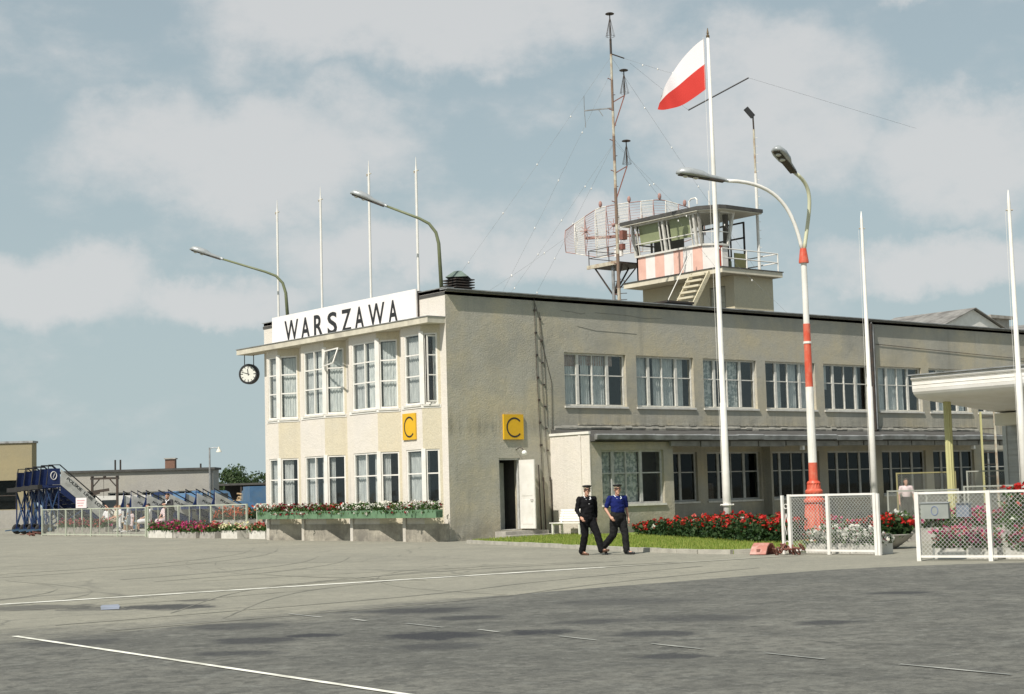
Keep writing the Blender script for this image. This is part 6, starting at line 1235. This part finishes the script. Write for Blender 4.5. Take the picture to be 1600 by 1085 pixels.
# ================================================================== background buildings
GB = thing('grey_shed', 'long low grey rendered shed with dark eaves and a brick chimney', 'building', (17.9, 51.0, 0), math.atan2(6.2, -7.9))
b = MB(); wall(b, (9.8, 0, 0), math.pi, 9.8, 0, 3.72, [(9.8 - x - 1.5, 9.8 - x, 1.55, 2.35) for x in (.9 + 2.3 * i for i in range(4))], .15); b.quad((9.8, 0, 0), (9.8, -2.2, 0), (9.8, -2.2, 3.72), (9.8, 0, 3.72)); b.quad((0, 0, 0), (0, 0, 3.72), (0, -2.2, 3.72), (0, -2.2, 0)); b.build('wall', GREYB, GB)
MB().box(-.15, 9.95, -2.35, .18, 3.72, 3.86).build('roof', TAR, GB); MB().box(.02, 9.78, -2.2, -.45, 0.01, 3.7).build('core', DARKIN, GB)
for i in range(4):
    x = .9 + 2.3 * i; fr = MB().box(x, x + 1.5, -.14, -.08, 1.55, 1.62).box(x, x + 1.5, -.14, -.08, 2.28, 2.35).box(x, x + .06, -.141, -.079, 1.62, 2.28).box(x + 1.44, x + 1.5, -.141, -.079, 1.62, 2.28).box(x + .47, x + .51, -.139, -.081, 1.62, 2.28).box(x + .97, x + 1.01, -.139, -.081, 1.62, 2.28).build('window', FRAMED, GB); MB().box(x + .05, x + 1.45, -.112, -.108, 1.6, 2.3).build('pane', GLASS_DIM, fr)
MB().box(2.75, 3.4, -1.6, -1.0, 3.86, 4.5).build('chimney', BRICK, GB); MB().box(2.68, 3.47, -1.67, -.93, 4.5, 4.58).build('chimney_cap', CONC, GB)
for x in (6.4, 6.75, 1.0): MB().tube([(x, -1, 3.8), (x, -1, 4.55 if x > 2 else 4.15)], .06, 8).build('stove_pipe', IRON, GB)
MB().tube([(.15, .12, 0), (.15, .12, 3.7)], .05, 8).build('downpipe', ZINC, GB)
YB = thing('yellow_building', 'tall ochre rendered building with a dark wide opening behind the tall stairs', 'building', (13.1, 70.2, 0), math.atan2(4.6, -5.8))
b = MB(); wall(b, (20, 0, 0), math.pi, 20, 0, 6.3, [(1.6 if False else 20 - 18.5, 20 - 1.15, 1.4, 3.55)], .4); b.quad((0, 0, 0), (0, 0, 6.3), (0, -1.2, 6.3), (0, -1.2, 0)); b.build('wall', YELB, YB); MB().box(-.1, 20, -1.25, .1, 6.3, 6.45).build('roof', ZINC, YB); MB().box(.02, 20, -1.2, -.6, 0.01, 6.2).build('core', DARKIN, YB)
MB().box(0, 20, .005, .06, 0, 1.35).build('plinth', GREYB, YB)
for i in range(9): x = 1.2 + i * 1.9; fr = MB().box(x, x + 1.85, -.3, -.24, 2.4, 2.46).box(x, x + .06, -.302, -.238, 1.42, 3.52).build('window', IRON, YB); MB().box(x + .06, x + 1.83, -.275, -.27, 1.42, 3.52).build('pane', GLASS_DIM, fr)
SH = thing('timber_shed', 'dark open timber shed sheltering a stack of logs behind the tanker truck', 'shed', (25.0, 63.6, 0), FR)
MB().box(-.2, 5.5, -.3, 3.0, 2.75, 2.9).build('roof', TAR, SH); MB().box(0, 5.3, 2.8, 2.9, 0, 2.75).build('back_wall', BLACK, SH)
for x in (0, 1.7, 3.4, 5.2): MB().box(x, x + .12, -.2, -.08, 0, 2.75).build('post', IRON, SH)
lgp = thing('log_pile', 'heap of pale cut logs in front of the dark timber shed', 'logs', (26.2, 62.2, 0), FR)
for i in range(34):
    r_ = RND.uniform(.05, .1); x = RND.gauss(1.1, .75); z = .9 + max(0, 1.35 - .75 * abs(x - 1.1)) * RND.random(); a = RND.uniform(-.25, .25); l = RND.uniform(.6, 1.3)
    MB().tube([(x - l * math.cos(a), RND.uniform(-.3, .3), z - l * math.sin(a) * .5), (x + l * math.cos(a), RND.uniform(-.3, .3), z + l * math.sin(a) * .5)], r_, 7).build('log', WOOD, lgp)
MB().box(-.6, 2.9, -.3, .35, 0, .95).build('log_base', WOOD, lgp)
# ================================================================== trees
def tree(label, loc, h, rx, seed, group):
    rr = random.Random(seed); t = thing('tree', label, 'tree', loc, rr.random() * 6, group); b = MB()
    b.tube([(0, 0, 0), (.05, 0, h * .2), (0, .06, h * .45)], [.22, .17, .1], 8); lobes = []
    for i in range(11):
        a = i * 2.4; r_ = rx * rr.uniform(.25, .72); z = h * rr.uniform(.35, .85); c = Vector((r_ * math.cos(a), r_ * math.sin(a), z)); lobes.append((c, rx * rr.uniform(.28, .45))); b.tube([(0, .03, h * rr.uniform(.25, .42)), c * .5 + Vector((0, 0, h * .22)), c], [.08, .05, .02], 5)
    b.build('trunk', mat('bark', (.09, .07, .05), (.06, .045, .035), 6, .95), t); lf = MB()
    for c, r_ in lobes:
        for k in range(420):
            d = Vector((rr.gauss(0, 1), rr.gauss(0, 1), rr.gauss(0, 1))).normalized() * r_ * rr.uniform(.6, 1.1) ; d.z *= .8; p = c + d; n_ = (d.normalized() + Vector((rr.gauss(0, .5), rr.gauss(0, .5), rr.gauss(0, .5)))).normalized(); a = n_.orthogonal().normalized(); e = n_.cross(a); s = rr.uniform(.07, .17)
            lf.quad(p - a * s, p - e * s * .6, p + a * s, p + e * s * .6)
    lf.build('crown', LEAFT, t)
G8 = 'far trees behind the timber shed'
tree('broad dark green tree rising behind the middle of the timber shed', (41.2, 89.4, 0), 4.9, 2.6, 5, G8); tree('smaller tree behind the timber shed beside the yard lamp', (38.8, 91.0, 0), 3.6, 1.7, 6, G8); tree('rounded tree behind the shed next to the pale facade', (43.6, 87.8, 0), 4.3, 2.0, 8, G8); tree('low bushy tree between the shed and the broad tree', (40.0, 93.0, 0), 3.7, 1.9, 9, G8); tree('far tree peeping out beside the facade end', (46.5, 90.5, 0), 4.0, 2.2, 10, G8)
